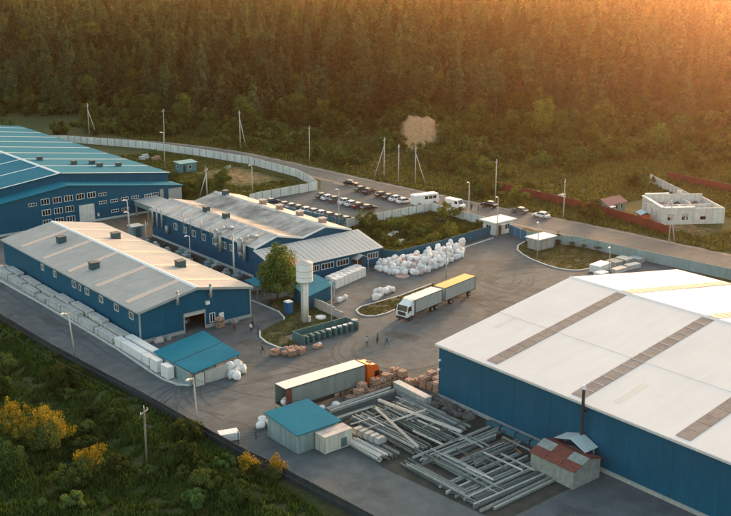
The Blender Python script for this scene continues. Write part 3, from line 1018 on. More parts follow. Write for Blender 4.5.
for s in (-1, 1):
    xe = WX0 - .4 if s < 0 else WX1 + .4
    xmid = (WX0 + WXM) / 2 - 1.5 if s < 0 else (WX1 + WXM) / 2
    # two courses of roof sheets, the upper one lapping the lower
    lo = [(xe, zwh(WX0) - .05), (xmid, zwh(xmid))]
    hi = [(xmid - .25, zwh(xmid - .25 * s * -1) + .03), (WXM, WR + .03)]
    if s > 0:
        lo = [(xmid, zwh(xmid)), (xe, zwh(WX1) - .05)]
        hi = [(WXM, WR + .03), (xmid + .25, zwh(xmid + .25) + .03)]
    rl = sub(wh, roofslab(MB(), 'y', lo, WY0 - .4, WY1 + .35, .12), 'lower_roof', WHITEROOF)
    rh = sub(wh, roofslab(MB(), 'y', hi, WY0 - .4, WY1 + .35, .13), 'upper_roof', WHITEROOF)
    for yc, fade in ((89.5, 0), (75.0, 0), (60.0, 0), (44.5, 0)):
        if s < 0:
            xs = np.linspace(WX0 + .3, WXM - .6, 15)
        else:
            xs = np.linspace(WXM + .6, WX1 - .3, 15)
        for a, b in zip(xs, xs[1:]):
            m = roofslab(MB(), 'y', [(a + .04, zwh(a + .04) + .12), (b - .04, zwh(b - .04) + .12)], yc - .95, yc + .95, .09)
            sub(wh, m, 'skylight_pane', BROWNPANE, rh if abs((a + b) / 2 - WXM) < abs(xmid - WXM) else rl)
            if abs(yc - 75) < 1:
                m = roofslab(MB(), 'y', [(b - .09, zwh(b - .09) + .2), (b + .09, zwh(b + .09) + .2)], yc - .97, yc + .97, .05)
                sub(wh, m, 'glazing_bar', mat('glazing_bar_grey', (.50, .42, .37), var=.1, spec=.1), rh if abs((a + b) / 2 - WXM) < abs(xmid - WXM) else rl)
sub(wh, MB().extr([(WXM - .5, WR + .1), (WXM, WR + .23), (WXM + .5, WR + .1), (WXM, WR + .29)], 'y', WY0 - .45, WY1 + .4), 'ridge_cap', WHITEROOF)
sub(wh, MB().box(WX0 - .55, WX0 - .4, WY0, WY1 + .35, WE - .25, WE + .05), 'gutter', mat('gutter_white', (0.6, .57, .53), var=.1))
pale = mat('faint_replaced_sheet', (0.66, 0.60, 0.55), rough=0.55, var=0.06, scale=0.4)
sub(wh, roofslab(MB(), 'y', [(97.6, zwh(97.6) + .115), (103.5, zwh(103.5) + .115)], 70.0, 71.0, .02), 'roof_patch', pale)
sub(wh, roofslab(MB(), 'y', [(104, zwh(104) + .115), (112.2, zwh(112.2) + .115)], 96.2, 96.9, .02), 'roof_patch', pale)
for x, y, z in ((WX0 - .15, 99.1, 4.1), (WX0 - .15, 98.9, 5.6)):
    sub(wh, MB().box(x - .25, x + .1, y - .15, y + .15, z, z + .25), 'wall_lamp', WHITE)
sub(wh, MB().tube((WX0 - .7, 73.3, 0), (WX0 - .7, 73.3, 10.0), .2, n=12).box(WX0 - .7, WX0, 73.2, 73.4, 6.9, 7.1).box(WX0 - .7, WX0, 73.2, 73.4, 3.9, 4.1), 'chimney_pipe', DKSTEEL, smooth=False)
sub(wh, MB().tube((WX0 - .7, 73.3, 10.0), (WX0 - .7, 73.3, 10.5), .26, .12, n=12), 'chimney_cowl', WHITE)

# --- small lean-to and rusty-roofed shed under the warehouse wall
rs = thing('rusty_shed', 'small grey shed with rust-red patchwork roof against the warehouse wall', 'shed', (91.5, 74, 0))
sub(rs, MB().extr([(89.2, 0), (94.1, 0), (94.1, 2.5), (91.6, 3.3), (89.2, 2.4)], 'y', 69.6, 76.2), 'wall', LICHEN)
k = 0
for (a, za), (b, zb) in (((88.9, 2.36), (91.6, 3.36)), ((91.6, 3.36), (94.4, 2.46))):
    for j in range(3):
        for q in range(2):
            ua, ub = (q * .5, q * .5 + .5)
            m = roofslab(MB(), 'y', [(a + (b - a) * ua + .02, za + (zb - za) * ua), (a + (b - a) * ub - .02, za + (zb - za) * ub)], 69.3 + j * 2.36, 69.3 + j * 2.36 + 2.3, .07)
            sub(rs, m, 'roof_sheet', [RUST, LICHEN, RUST, RUST][k % 4])
            k += 1
lt = thing('lean_to', 'pale blue-white sheet canopy at the foot of the tall chimney pipe', 'canopy', (94.4, 73, 0))
m = MB()
m.extr([(71.0, 3.0), (73.3, 3.95), (75.8, 3.2), (75.8, 3.29), (73.3, 4.04), (71.0, 3.09)], 'x', 92.9, 95.35)
sub(lt, m, 'roof', mat('pale_canopy', (0.50, 0.57, 0.56), rough=.5, var=.08))
for y, h in ((71.15, 3.04), (75.5, 3.25)):
    sub(lt, MB().box(94.75, 94.9, y, y + .15, 0, h), 'post', STEEL)


# --- sheds, huts and canopies
def shed(name, label, cat, x0, x1, y0, y1, h, roofm, wallm, over=.4, slope=(0, 0), door=None):
    t = thing(name, label, cat, ((x0 + x1) / 2, (y0 + y1) / 2, 0))
    z = lambda x, y: h + slope[0] * (x - x0) / (x1 - x0) + slope[1] * (y - y0) / (y1 - y0)
    c = [(x0, y0), (x1, y0), (x1, y1), (x0, y1)]
    sub(t, MB().hexa([(*p, 0) for p in c] + [(*p, z(*p)) for p in c]), 'wall', wallm)
    c = [(x0 - over, y0 - over), (x1 + over, y0 - over), (x1 + over, y1 + over), (x0 - over, y1 + over)]
    rf = sub(t, MB().hexa([(*p, z(*p) + .01) for p in c] + [(*p, z(*p) + .13) for p in c]), 'roof', roofm)
    return t, rf, z


# blue canopy over stored blocks
cp = thing('open_canopy', 'blue sheet-roofed open canopy over pale blocks beside the grey-roofed hall', 'canopy', (74, 130, 0))
rc = [(70.2, 123.9), (79.2, 125.2), (79.9, 137.3), (69.7, 135.2)]
sub(cp, MB().hexa([(*p, z) for p, z in zip(rc, (2.2, 2.65, 2.75, 2.25))] + [(*p, z + .12) for p, z in zip(rc, (2.2, 2.65, 2.75, 2.25))]), 'roof', TEAL)
sub(cp, MB().tube((70.0, 129.3, 2.36), (79.5, 131.0, 2.82), .05, n=4), 'roof_seam', DKSTEEL)
for x, y, h in ((70.5, 124.3, 2.2), (74.4, 124.8, 2.4), (78.9, 125.6, 2.62), (70.1, 134.9, 2.24), (79.5, 136.8, 2.7)):
    sub(cp, MB().box(x - .09, x + .09, y - .09, y + .09, 0, h), 'post', GREENSTEEL)
sub(cp, MB().box(70.0, 70.08, 124.5, 134.8, .05, 2.15), 'side_sheet', TEALPALE)
for x0, x1, y0, y1 in ((70.6, 72.0, 124.0, 125.2), (72.3, 76.4, 124.3, 125.8)):
    sub(cp, MB().box(x0, x1, y0, y1, .02, 1.9), 'stored_block_wall', CONCPALE)

# blue-roofed shed behind the trailer
s2, rf, zf = shed('blue_roofed_shed', 'square grey shed with flat blue roof behind the long trailer', 'shed', 69.5, 75.9, 97.3, 104.0, 2.7, TEAL, TEALPALE, .35, (0.0, .5))
for k in range(6):
    sub(s2, MB().box(69.9 + k * 1.05, 69.96 + k * 1.05, 97.24, 97.3, .05, 2.6), 'wall_seam', STEEL)
    sub(s2, MB().box(69.44, 69.5, 97.8 + k * 1.1, 97.86 + k * 1.1, .05, 2.6), 'wall_seam', STEEL)
sub(s2, MB().box(73.4, 75.0, 97.2, 97.31, 0, 2.1), 'door', GREENSTEEL)
# white container
ct = thing('cargo_container', 'small cream cargo container beside the blue-roofed shed', 'container', (74.2, 96.2, 0))
sub(ct, MB().box(72.0, 76.4, 95.0, 97.0, .12, 2.35), 'body', mat('cream_paint', (.56, .52, .45), var=.12, streak=.3))
for y in (94.95, 96.04):
    sub(ct, MB().box(71.95, 76.45, y, y + 1.03, 2.35, 2.42), 'roof_panel', OLDWHITE)
for y in (95.0, 95.96, 96.92):
    sub(ct, MB().box(71.93, 72.0, y, y + .08, .12, 2.3), 'door_bar', STEEL)
for x in (72.1, 75.9):
    sub(ct, MB().box(x, x + .4, 95.1, 96.9, 0, .12), 'skid', WOOD)
sub(ct, MB().box(74.6, 75.5, 94.94, 95.0, .3, 1.5), 'side_hatch', GREENSTEEL)
# teal canopy by the annex
tc = thing('open_canopy', 'teal sheet-roofed store beside the white water tower', 'canopy', (107, 145, 0))
cq = [(102.9, 140.6), (111.4, 143.4), (111.3, 149.3), (104.6, 147.9)]
sub(tc, MB().hexa([(*p, z) for p, z in zip(cq, (2.7, 2.9, 3.3, 3.2))] + [(*p, z + .12) for p, z in zip(cq, (2.7, 2.9, 3.3, 3.2))]), 'roof', TEALX)
ci = [(103.4, 141.2), (110.9, 143.8), (110.9, 148.9), (104.9, 147.5)]
sub(tc, MB().hexa([(*p, 0) for p in ci] + [(*p, z) for p, z in zip(ci, (2.72, 2.9, 3.28, 3.2))]), 'wall', BLUE)
sub(tc, MB().box(110.6, 110.9, 142.9, 143.2, 0, 2.9), 'post', STEEL)
# small shelter under the tree
sh = thing('shelter', 'small teal-roofed open shelter under the leafy tree', 'shelter', (102.3, 154.5, 0))
sub(sh, MB().hexa([(100.2, 152.4, 2.35), (104.0, 152.4, 2.35), (104.0, 156.6, 2.6), (100.2, 156.6, 2.6), (100.2, 152.4, 2.45), (104.0, 152.4, 2.45), (104.0, 156.6, 2.7), (100.2, 156.6, 2.7)]), 'roof', TEAL)
for x, y in ((100.5, 152.7), (103.7, 152.7), (100.5, 156.3), (103.7, 156.3), (102.1, 152.7)):
    sub(sh, MB().box(x - .07, x + .07, y - .07, y + .07, 0, 2.4), 'post', STEEL)
sub(sh, MB().box(100.4, 103.8, 156.2, 156.3, .1, 2.3), 'back_sheet', TEALPALE)
sub(sh, MB().box(100.9, 103.3, 155.3, 155.8, .42, .48).box(101, 101.1, 155.35, 155.75, 0, .42).box(103.1, 103.2, 155.35, 155.75, 0, .42), 'bench', WOOD)
# gatehouse
gt = thing('gatehouse', 'white flat-roofed gatehouse at the yard gate on the road', 'gatehouse', (169.5, 158.5, 0))
sub(gt, MB().box(167.4, 173.2, 156.6, 160.4, 0, 2.9), 'wall', OFFWHITE)
sub(gt, MB().box(166.8, 173.8, 156.0, 161.0, 2.9, 3.15), 'roof', WHITE)
sub(gt, MB().box(168.4, 169.3, 156.5, 156.62, 0, 2.1), 'door', mat('brown_door', (.10, .07, .05)))
window(gt, '-y', 171.2, 1.6, 1.3, 1.1, 156.6, 2)
window(gt, '-x', 158.6, 1.6, 1.5, 1.1, 167.4, 2)
sub(gt, MB().box(168.0, 169.7, 155.3, 156.2, 2.55, 2.66), 'door_canopy', OLDWHITE)
# grey hut on the lawn
hs = thing('utility_hut', 'grey metal utility hut with white flat roof on the lawn by the gate', 'hut', (167.2, 143.2, 0))
sub(hs, MB().box(164.9, 170.0, 141.6, 144.7, .1, 2.5), 'wall', mat('grey_panel', (.30, .31, .29), var=.1, streak=.2))
sub(hs, MB().box(164.5, 170.4, 141.2, 145.1, 2.5, 2.72), 'roof', WHITE)
for x in (166.0, 167.8):
    sub(hs, MB().box(x, x + 1.1, 141.5, 141.62, .2, 2.2), 'door', CONC)
sub(hs, MB().box(164.8, 164.92, 142.7, 143.6, .2, 2.2), 'door', CONC)
# teal hut on the waste ground
th_ = thing('site_hut', 'small teal site hut on the waste ground below the road', 'hut', (150.8, 265.5, 0))
sub(th_, MB().box(148.3, 153.6, 263.9, 267.3, .1, 2.7), 'wall', mat('teal_paint', (.10, .24, .26), var=.12, streak=.2))
sub(th_, MB().hexa([(147.9, 263.5, 2.7), (154.0, 263.5, 2.7), (154.0, 267.7, 2.95), (147.9, 267.7, 2.95), (147.9, 263.5, 2.8), (154, 263.5, 2.8), (154, 267.7, 3.05), (147.9, 267.7, 3.05)]), 'roof', mat('pale_teal_roof', (.22, .38, .38), var=.1))
window(th_, '-y', 151.4, 1.6, .9, .9, 263.9, 1)
window(th_, '-x', 265.6, 1.6, .9, .9, 148.3, 1)
sub(th_, MB().box(149.1, 150.0, 263.8, 263.92, .1, 2.1), 'door', DKSTEEL)
# mint hut with maroon roof beyond the red fence
mi = thing('garden_house', 'mint green hut with maroon gabled roof behind the red fence', 'hut', (206.5, 155, 0))
sub(mi, MB().extr([(153.6, 0), (157.8, 0), (157.8, 2.3), (155.7, 3.3), (153.6, 2.3)], 'x', 203.6, 210.6), 'wall', MINT)
for pr_ in ([(153.1, 2.15), (155.7, 3.4)], [(155.7, 3.4), (158.3, 2.15)]):
    sub(mi, roofslab(MB(), 'x', pr_, 203.2, 211.0, .1), 'roof', MAROON)
for x in (205.2, 207.2, 209.2):
    window(mi, '-y', x, 1.3, .8, 1.0, 153.6, 1)
window(mi, '-x', 155.7, 1.3, .9, 1.0, 203.6, 1)
sub(mi, MB().hexa([(203.4, 152.3, 1.9), (205.2, 152.3, 1.9), (205.2, 153.6, 2.15), (203.4, 153.6, 2.15), (203.4, 152.3, 1.97), (205.2, 152.3, 1.97), (205.2, 153.6, 2.22), (203.4, 153.6, 2.22)]), 'awning', WHITE)
# orange and blue cabin
oc = thing('builders_cabin', 'small orange cabin with pale blue roof beside the roofless white house', 'cabin', (205.0, 144.0, 0), R(-33.7))
MB().box(-1.1, 1.1, -1.5, 1.5, .1, 1.8).build('wall', mat('orange_board', (.50, .11, .03), var=.15, streak=.2), oc)
MB().extr([(-1.4, 1.75), (0, 2.35), (1.4, 1.75), (1.4, 1.85), (0, 2.45), (-1.4, 1.85)], 'y', -1.75, 1.75).build('roof', mat('pale_blue_sheet', (.25, .42, .48), var=.1), oc)
MB().box(-1.18, -1.09, -.4, .4, .1, 1.7).build('door', WOOD, oc)
# roofless white house at the right edge, set askew to the works
ho = thing('unfinished_house', 'roofless white block house under construction at the right edge', 'house', (204.8, 139.0, 0), R(-33.7))
HL_, HW, hh, t_ = 12.6, 15.0, 4.0, .42


def wall_run(face, u0, u1, fixed, opens, z1, sill, lintel, name='wall'):
    m = MB()

    def b(a, c, za, zb):
        if face == 'x':
            m.box(fixed, fixed + t_, a, c, za, zb)
        else:
            m.box(a, c, fixed, fixed + t_, za, zb)
    cur = u0
    for a, c in sorted(opens):
        b(cur, a, 0, z1)
        b(a, c, 0, sill)
        b(a, c, lintel, z1)
        cur = c
    b(cur, u1, 0, z1)
    m.build(name, OFFWHITE, ho)


wall_run('x', 0, HL_, 0, [(2.6, 3.7), (5.6, 6.7), (9.6, 10.7)], hh, 1.1, 2.7)
wall_run('x', 0, HL_, HW, [(3, 4.4), (8, 9.4)], hh - .3, 1.1, 2.7)
wall_run('y', t_, HW, 0, [(1.6, 3.0), (5.0, 6.6), (9.5, 11.0)], hh - .15, 1.0, 2.6)
wall_run('y', t_, HW, HL_ - t_, [(4, 5.4)], hh + .5, 1.1, 2.7)
wall_run('y', t_, HW - .1, 6.2, [(2.0, 3.2)], hh - .7, 0.0, 2.2, 'inner_wall')
MB().box(6.0, 6.35, t_, 6.2, 0, hh - .5).build('inner_wall', OFFWHITE, ho)
MB().box(9.5, 9.85, 6.62, HL_ - t_, 0, hh - .4).build('inner_wall', OFFWHITE, ho)
MB().box(t_, HW, t_, HL_ - t_, 1.7, 1.85).build('floor_slab', CONC, ho)
MB().box(-.15, t_ + .12, -.12, HL_ + .12, hh, hh + .32).build('parapet', WHITE, ho)
MB().box(t_ + .12, 8.0, -.12, t_ + .1, hh - .15, hh + .2).build('parapet', WHITE, ho)
MB().box(t_ + .12, 6.5, HL_ - t_ - .1, HL_ + .12, hh + .5, hh + .85).build('parapet', WHITE, ho)
MB().box(8.6, 9.6, HL_ - .7, HL_ + .1, hh + .5, hh + 1.4).build('chimney_stub', OFFWHITE, ho)
for i, (x, y, a, b, c) in enumerate(((3, 9, 2, 1.2, 1.2), (5.2, 8, 1.2, .9, 1.6), (7.6, 10, 1.6, 1.1, 1.0), (3.2, 3.2, 1.6, 1.4, 1.1), (8.2, 3.4, 1.4, 1.0, 1.7), (11.5, 8.6, 2, 1.2, 1.3))):
    MB().obox((x, y, 1.85), (a, b, c), .4 * i).obox((x + .3, y, 1.85 + c * .8), (a * .5, b * .5, c * .5), .7 * i).build('rubble_pile', [BRICK, OLDWHITE, STONE][i % 3], ho)
MB().box(1.5, 3.1, -.14, 0, 2.6, 2.75).box(1.5, 3.1, -.14, 0, .86, 1.0).build('window_surround', WHITE, ho)

# water tower
wt = thing('water_tower', 'white water tower with cylindrical tank on one thick column on the lawn', 'water tower', (99.6, 136.7, 0.13))
m = MB().tube((0, 0, 0), (0, 0, 7.0), .62, .58, n=20)
m.build('column', OFFWHITE, wt, True)
m = MB().tube((0, 0, 7.35), (0, 0, 10.45), 1.42, 1.42, n=28, cap=True).tube((0, 0, 6.9), (0, 0, 7.35), .62, 1.42, n=28)
m.build('tank', WHITE, wt)
MB().tube((0, 0, 10.45), (0, 0, 10.95), 1.5, .25, n=28).build('tank_roof', OLDWHITE, wt)
for z in (8.1, 9.2):
    MB().tube((0, 0, z), (0, 0, z + .08), 1.45, n=28, cap=False).build('hoop', STEEL, wt)
for y in (-.25, .2):
    MB().box(-.68, -.60, y, y + .05, .1, 7).build('ladder_rail', STEEL, wt)
MB().box(.25, .75, -.75, -.4, 0, 1.0).build('control_box', OFFWHITE, wt)
mh_ = tag(MB().tube((0, 0, 0), (0, 0, .25), .95, .9, n=20).build('manhole_cover', WHITE, loc=(102.9, 136.6, .13)), 'round white concrete cover on the lawn beside the water tower', 'manhole cover')

# ------------------------------------------------------------------ fences and walls
def fence(name, label, cat, pts, h, plen, m, postm, post=.12, thick=.06, lift=0.0, ribbed=True, zoff=0.0, posth=.1, cap=None):
    root = thing(name, label, cat, (*pts[0], 0))
    for (x0, y0), (x1, y1) in zip(pts, pts[1:]):
        L = math.dist((x0, y0), (x1, y1))
        n = max(1, round(L / plen))
        l = L / n
        a = math.atan2(y1 - y0, x1 - x0)
        mb = MB()
        if ribbed:                    # folded sheet: alternate proud and set-back ribs
            k = max(2, int(l / .42))
            for i in range(k):
                u0, u1 = post / 2 + (l - post) * i / k, post / 2 + (l - post) * (i + 1) / k
                d = thick * (.5 if i % 2 else .9)
                mb.box(u0, u1, -d, thick * .3, lift, h)
        else:
            mb.box(post / 2, l - post / 2, -thick / 2, thick / 2, lift, h)
            mb.box(post / 2 + .15, l - post / 2 - .15, -thick / 2 - .04, -thick / 2, lift + .2, h - .2)
        pm = mb.mesh('panel', m)
        po = MB().box(-post / 2, post / 2, -thick / 2 - .05, thick / 2 + .05, 0, h + posth).mesh('post', postm)
        for i in range(n):
            cx, cy = x0 + (x1 - x0) * i / n, y0 + (y1 - y0) * i / n
            z = min(gz(cx, cy), gz(x1, y1) if i == n - 1 else 99) + zoff + random.uniform(-.03, .03)
            link('panel', pm, root, (cx - pts[0][0], cy - pts[0][1], z), a)
            link('post', po, root, (cx - pts[0][0], cy - pts[0][1], z), a)
    return root


fence('concrete_fence', 'long white concrete panel fence along the far road bend', 'fence',
      [(134.5, 346.5), (145.5, 335.5), (151.8, 323.4), (160.8, 305.9), (167.0, 284.5), (171.6, 263.3), (171.4, 238.5), (169.2, 230), (165.5, 220.6), (156, 220.2), (147.0, 219.9), (142.4, 218.8)],
      2.3, 3.0, WHITEFENCE, CONC, .2, .14, ribbed=False)
fence('sheet_fence', 'teal sheet fence between the workshop and the row of cars', 'fence', [(141.2, 218.3), (142.0, 204.3), (145.6, 184.0)], 2.0, 2.6, mat('teal_fence', (.075, .20, .23), var=.12, streak=.2), STEEL)
fence('sheet_fence', 'pale blue-grey sheet fence between the car park and the weedy plot', 'fence',
      [(145.9, 183.6), (154, 183.2), (162.5, 183.2), (172.6, 183.2), (172.6, 177.0), (172.4, 169.2), (171.9, 162.0), (170.9, 160.9)], 2.1, 2.8, WHITEFENCE, CONC, .16, .1)
fence('sheet_fence', 'dark blue sheet fence behind the heap of white bags', 'fence', [(133.0, 164.0), (133.6, 160.2), (136.6, 154.9), (148.4, 155.0), (166.7, 157.4)], 2.3, 2.5, BLUEFENCE, BLUEFENCE)
fence('sliding_gate', 'blue sheet gate between gatehouse and grey utility hut', 'gate', [(170.9, 155.6), (169.5, 149.1)], 2.2, 2.2, mat('gate_blue', (.012, .15, .26), var=.1), STEEL)
fence('sheet_fence', 'pale teal sheet fence between the lawn and the road', 'fence', [(169.5, 149.0), (172.3, 144.8), (174.9, 138.3), (175.8, 128.4), (177.4, 115.1), (179, 96), (181, 60)], 2.2, 2.7, mat('pale_teal_fence', (.27, .36, .35), var=.1, streak=.15, objvar=.05), STEEL)
fence('sheet_fence', 'rusty red sheet fence along the far side of the road', 'fence', [(202.9, 190.6), (202.8, 177.7), (202.8, 164.4), (202.4, 154.9), (200.4, 141.4), (197.8, 131.8)], 2.2, 3.0, REDFENCE, REDFENCE)
fence('sheet_fence', 'rusty red sheet fence far right behind the white concrete fence', 'fence', [(252, 170), (250, 150), (248, 120)], 2.0, 3.0, REDFENCE, REDFENCE)
fence('concrete_fence', 'white concrete panel fence running behind the roofless house', 'fence', [(243.5, 169.8), (238, 161), (233, 152.8), (230.5, 148.6)], 2.4, 2.6, mat('pale_fence', (.62, .58, .52), var=.1, objvar=.06), CONC, .2, .14, ribbed=False)
fence('sheet_fence', 'dark grey sheet fence along the left edge of the yard', 'fence',
      [(58.4, 205), (59.1, 172), (60.1, 150), (61.0, 137), (62.1, 124), (62.9, 111), (63.6, 101), (64.6, 92), (66, 75)], 2.0, 2.6, DARKFENCE, DKSTEEL, zoff=-.55, posth=.05)
ow = thing('old_wall', 'crumbling grey concrete wall between tower lawn and the teal store', 'wall', (105.7, 150, 0))
ys = [151, 148.4, 145.8, 143.2, 140.6, 138.0, 135.6, 133.2]
for i, (a, b) in enumerate(zip(ys, ys[1:])):
    sub(ow, MB().box(105.75 - .12 * i, 106.0 - .12 * i, b + .04, a - .04, 0, 2.1 - .08 * i + random.uniform(-.25, .12)), 'wall_panel', CONC)
# low stone wall between the halls
lw = thing('low_wall', 'low grey concrete wall at the foot of the workshop beside the flue pole', 'wall', (100, 163, 0))
for i in range(6):
    sub(lw, MB().box(98.6, 98.85, 158.5 + i * 2.6, 160.95 + i * 2.6, 0, 1.3 + random.uniform(-.2, .1)), 'wall_panel', CONC)
# wire fence at the bottom
wf = thing('wire_fence', 'thin dark wire fence with posts in the foreground left of the blue-roofed shed', 'fence', (65, 104.2, 0))
pp = [(65.2, 104.4), (67.6, 103.9), (70.2, 103.6)]
for x, y in pp:
    sub(wf, MB().tube((x, y, 0), (x, y, 1.9 if x < 66 else 1.3), .07, n=6), 'post', DKSTEEL)
for z in (.5, .9, 1.25):
    sub(wf, MB().tube((*pp[0], z), (*pp[1], z), .018, n=4).tube((*pp[1], z), (*pp[2], z), .018, n=4), 'wire', DKSTEEL)


# ------------------------------------------------------------------ poles and cables
def pole(label, x, y, h, kind='lamp', lean=(0, 0), r=.16, brace=None, m=None):
    z0 = gz(x, y)
    t = thing('street_lamp' if kind == 'lamp' else 'utility_pole', label, 'lamp post' if kind == 'lamp' else 'utility pole', (x, y, z0))
    top = (lean[0] * h, lean[1] * h, h)
    MB().tube((0, 0, -.2), top, r, r * .7, n=8).build('shaft', m or POLE, t, True)
    if kind == 'lamp':
        MB().tube((top[0], top[1], h - .15), (top[0] - .9, top[1] - .5, h + .25), .05, n=6).build('arm', STEEL, t)
        MB().obox((top[0] - 1.15, top[1] - .62, h + .18), (.7, .3, .14), .5).build('lamp_head', WHITE, t)
    else:
        MB().obox((top[0], top[1], h - .7), (1.7, .1, .12), HEAD * -1 + 1.2).build('crossarm', STEEL, t)
        for s in (-1, 0, 1):
            c, s_ = math.cos(1.2 - HEAD), math.sin(1.2 - HEAD)
            MB().tube((top[0] + .75 * s * c, top[1] + .75 * s * s_, h - .6 + (0.6 if s == 0 else 0)), (top[0] + .75 * s * c, top[1] + .75 * s * s_, h - .35 + (.6 if s == 0 else 0)), .06, n=6).build('insulator', WHITE, t)
    if brace:
        MB().tube((brace[0], brace[1], -.2), (top[0] * .8, top[1] * .8, h * .82), r * .8, r * .7, n=8).build('brace', m or POLE, t, True)
    return t


pole('leaning white lamp post on the roadside left of the block stacks', 62.4, 147.2, 7.2, 'lamp', (-.10, -.02), .13)
pole('white lamp post on the dark fence line in front of the blue canopy', 63.6, 111.6, 7.4, 'lamp', (-.06, 0), .13)
pole('wooden power pole with crossarm among the lower left bushes', 54.4, 108.7, 8.2, 'power', (0, 0), .15, m=mat('wood_pole', (.20, .17, .14), var=.2))
pole('slim pole on the lawn edge right of the water tower', 102.5, 133.0, 8.2, 'power', r=.12)
pole('slim lamp post on the truck island behind the white lorry', 136.3, 140.1, 6.2, 'lamp', r=.11)
pole('lamp post at the corner of the car park above the annex roof', 144.9, 185.0, 9.0, 'lamp', r=.13)
pole('lamp post beside the roofed van on the roadside', 173.9, 171.6, 9.0, 'lamp', r=.14)
pole('tall pole behind the dark car on the road verge', 192.0, 180.0, 11.0, 'power', r=.15)
pole('lamp post standing in front of the white gatehouse', 166.9, 155.6, 9.2, 'lamp', r=.13)
pole('pole in the grass verge in front of the red fence', 192.5, 158.0, 9.4, 'power', r=.15)
pole('pole at the right edge beside the end of the red fence', 193.4, 128.8, 8.6, 'power', r=.15, brace=(.8, -.9))
pole('lamp post on the lawn beside the grey utility hut', 161.2, 138.6, 7.6, 'lamp', r=.12)
pole('short lamp post behind the stacked slabs near the white roof', 163.5, 122.0, 5.4, 'lamp', r=.11)
pole('braced pole at the far left of the hillside road', 158.0, 345.5, 11.0, 'power', r=.17, brace=(2.2, -1.2))
pole('single pole beyond the road above the blue plant', 170.2, 313.0, 11.5, 'power', r=.16)
pole('tall braced pole on the hillside road left of centre', 183.8, 287.0, 12.5, 'power', r=.17, brace=(1.6, -1.2))
pole('single pole beyond the road above the car park', 188.0, 254.5, 11.0, 'power', r=.16)
pole('braced pole leftmost of the three below the sand bank', 189.8, 221.3, 11.5, 'power', r=.17, brace=(-1.8, 2.4))
pole('middle pole of the three below the sand bank', 189.6, 214.9, 10.5, 'power', r=.16)
pole('braced pole rightmost of the three below the sand bank', 191.4, 209.9, 10.5, 'power', r=.17, brace=(2.0, -2.2))
pole('thin pole behind the blue plant by the teal hut', 147.8, 272.4, 11.0, 'lamp', r=.13)
pole('braced pole rising behind the far end of the workshop roof', 136.0, 229.0, 8.5, 'power', r=.2, brace=(-1.2, 2.2))
pole('lamp post on the waste ground by the fence corner', 148.4, 226.5, 8.0, 'lamp', r=.13)
pole('pair-side pole in the strip between grey-roofed hall and plant', 101.6, 204.8, 6.5, 'lamp', r=.14)
pole('second pole in the strip between grey-roofed hall and plant', 103.8, 209.6, 8.0, 'lamp', r=.14)
pole('pole leaning by the storage box near the workshop corner', 101.0, 196.0, 6.0, 'power', r=.13)
pole('thin pole in the narrow lane beside the workshop wall', 101.5, 178.4, 6.5, 'lamp', r=.1)
pole('grey steel flue pole behind the right corner of the grey-roofed hall', 99.2, 158.4, 11.2, 'power', r=.18, m=STEEL)


def cable(label, a, b, sag, r=.025):
    m = MB()
    a, b = Vector(a), Vector(b)
    pts = [a.lerp(b, i / 14) - Vector((0, 0, sag * 4 * (i / 14) * (1 - i / 14))) for i in range(15)]
    for p, q in zip(pts, pts[1:]):
        m.tube(p, q, r, n=4, cap=False)
    o = m.build('power_cable', DKSTEEL)
    return tag(o, label, 'cable')


cable('black cable from the lamp post by the fence to the blue canopy corner', (63.2, 111.6, 7.3), (69.2, 123.3, 2.9), .4, .02)
cable('black cable sagging from the fence lamp post across the yard to the blue-roofed shed', (63.2, 111.6, 7.3), (75.9, 104.0, 3.2), .7, .022)
cable('upper power line over the lower left bushes', (54.4, 108.7, 8.4), (50.0, 190, 9.5), 1.5, .025)
cable('lower power line over the lower left bushes', (53.8, 109.1, 7.6), (49.2, 190, 8.7), 1.6, .025)
cable('power line running from the wooden pole to the lower edge', (54.4, 108.7, 8.4), (62, 40, 9), 1.5, .025)
for i, (a, b) in enumerate((((158.0, 345.5, 10.8), (170.2, 313.0, 11.2)), ((170.2, 313.0, 11.2), (183.8, 287.0, 12.2)), ((183.8, 287.0, 12.2), (188.0, 254.5, 10.8)), ((188.0, 254.5, 10.8), (189.8, 221.3, 11.2)), ((191.4, 209.9, 10.2), (192.0, 180.0, 10.8)), ((192.0, 180.0, 10.8), (192.5, 158.0, 9.2)), ((192.5, 158.0, 9.2), (193.4, 128.8, 8.4)))):
    cable('thin power line span between two poles along the road', a, b, .9, .03)['group'] = 'roadside power line spans'
cable('cable from the slim lawn pole down to the hall corner', (102.5, 133, 7.9), (94, 145.2, 5.2), .6, .02)

# ------------------------------------------------------------------ lorries
def wheel(root, x, y, r=.5, w=.3, dual=False):
    ty = MB().tube((x, y - w / 2, r), (x, y + w / 2, r), r, n=18).build('wheel', RUBBER, root)
    MB().tube((x, y - w / 2 - .012, r), (x, y + w / 2 + .012, r), r * .52, n=14).build('rim', STEEL, ty)


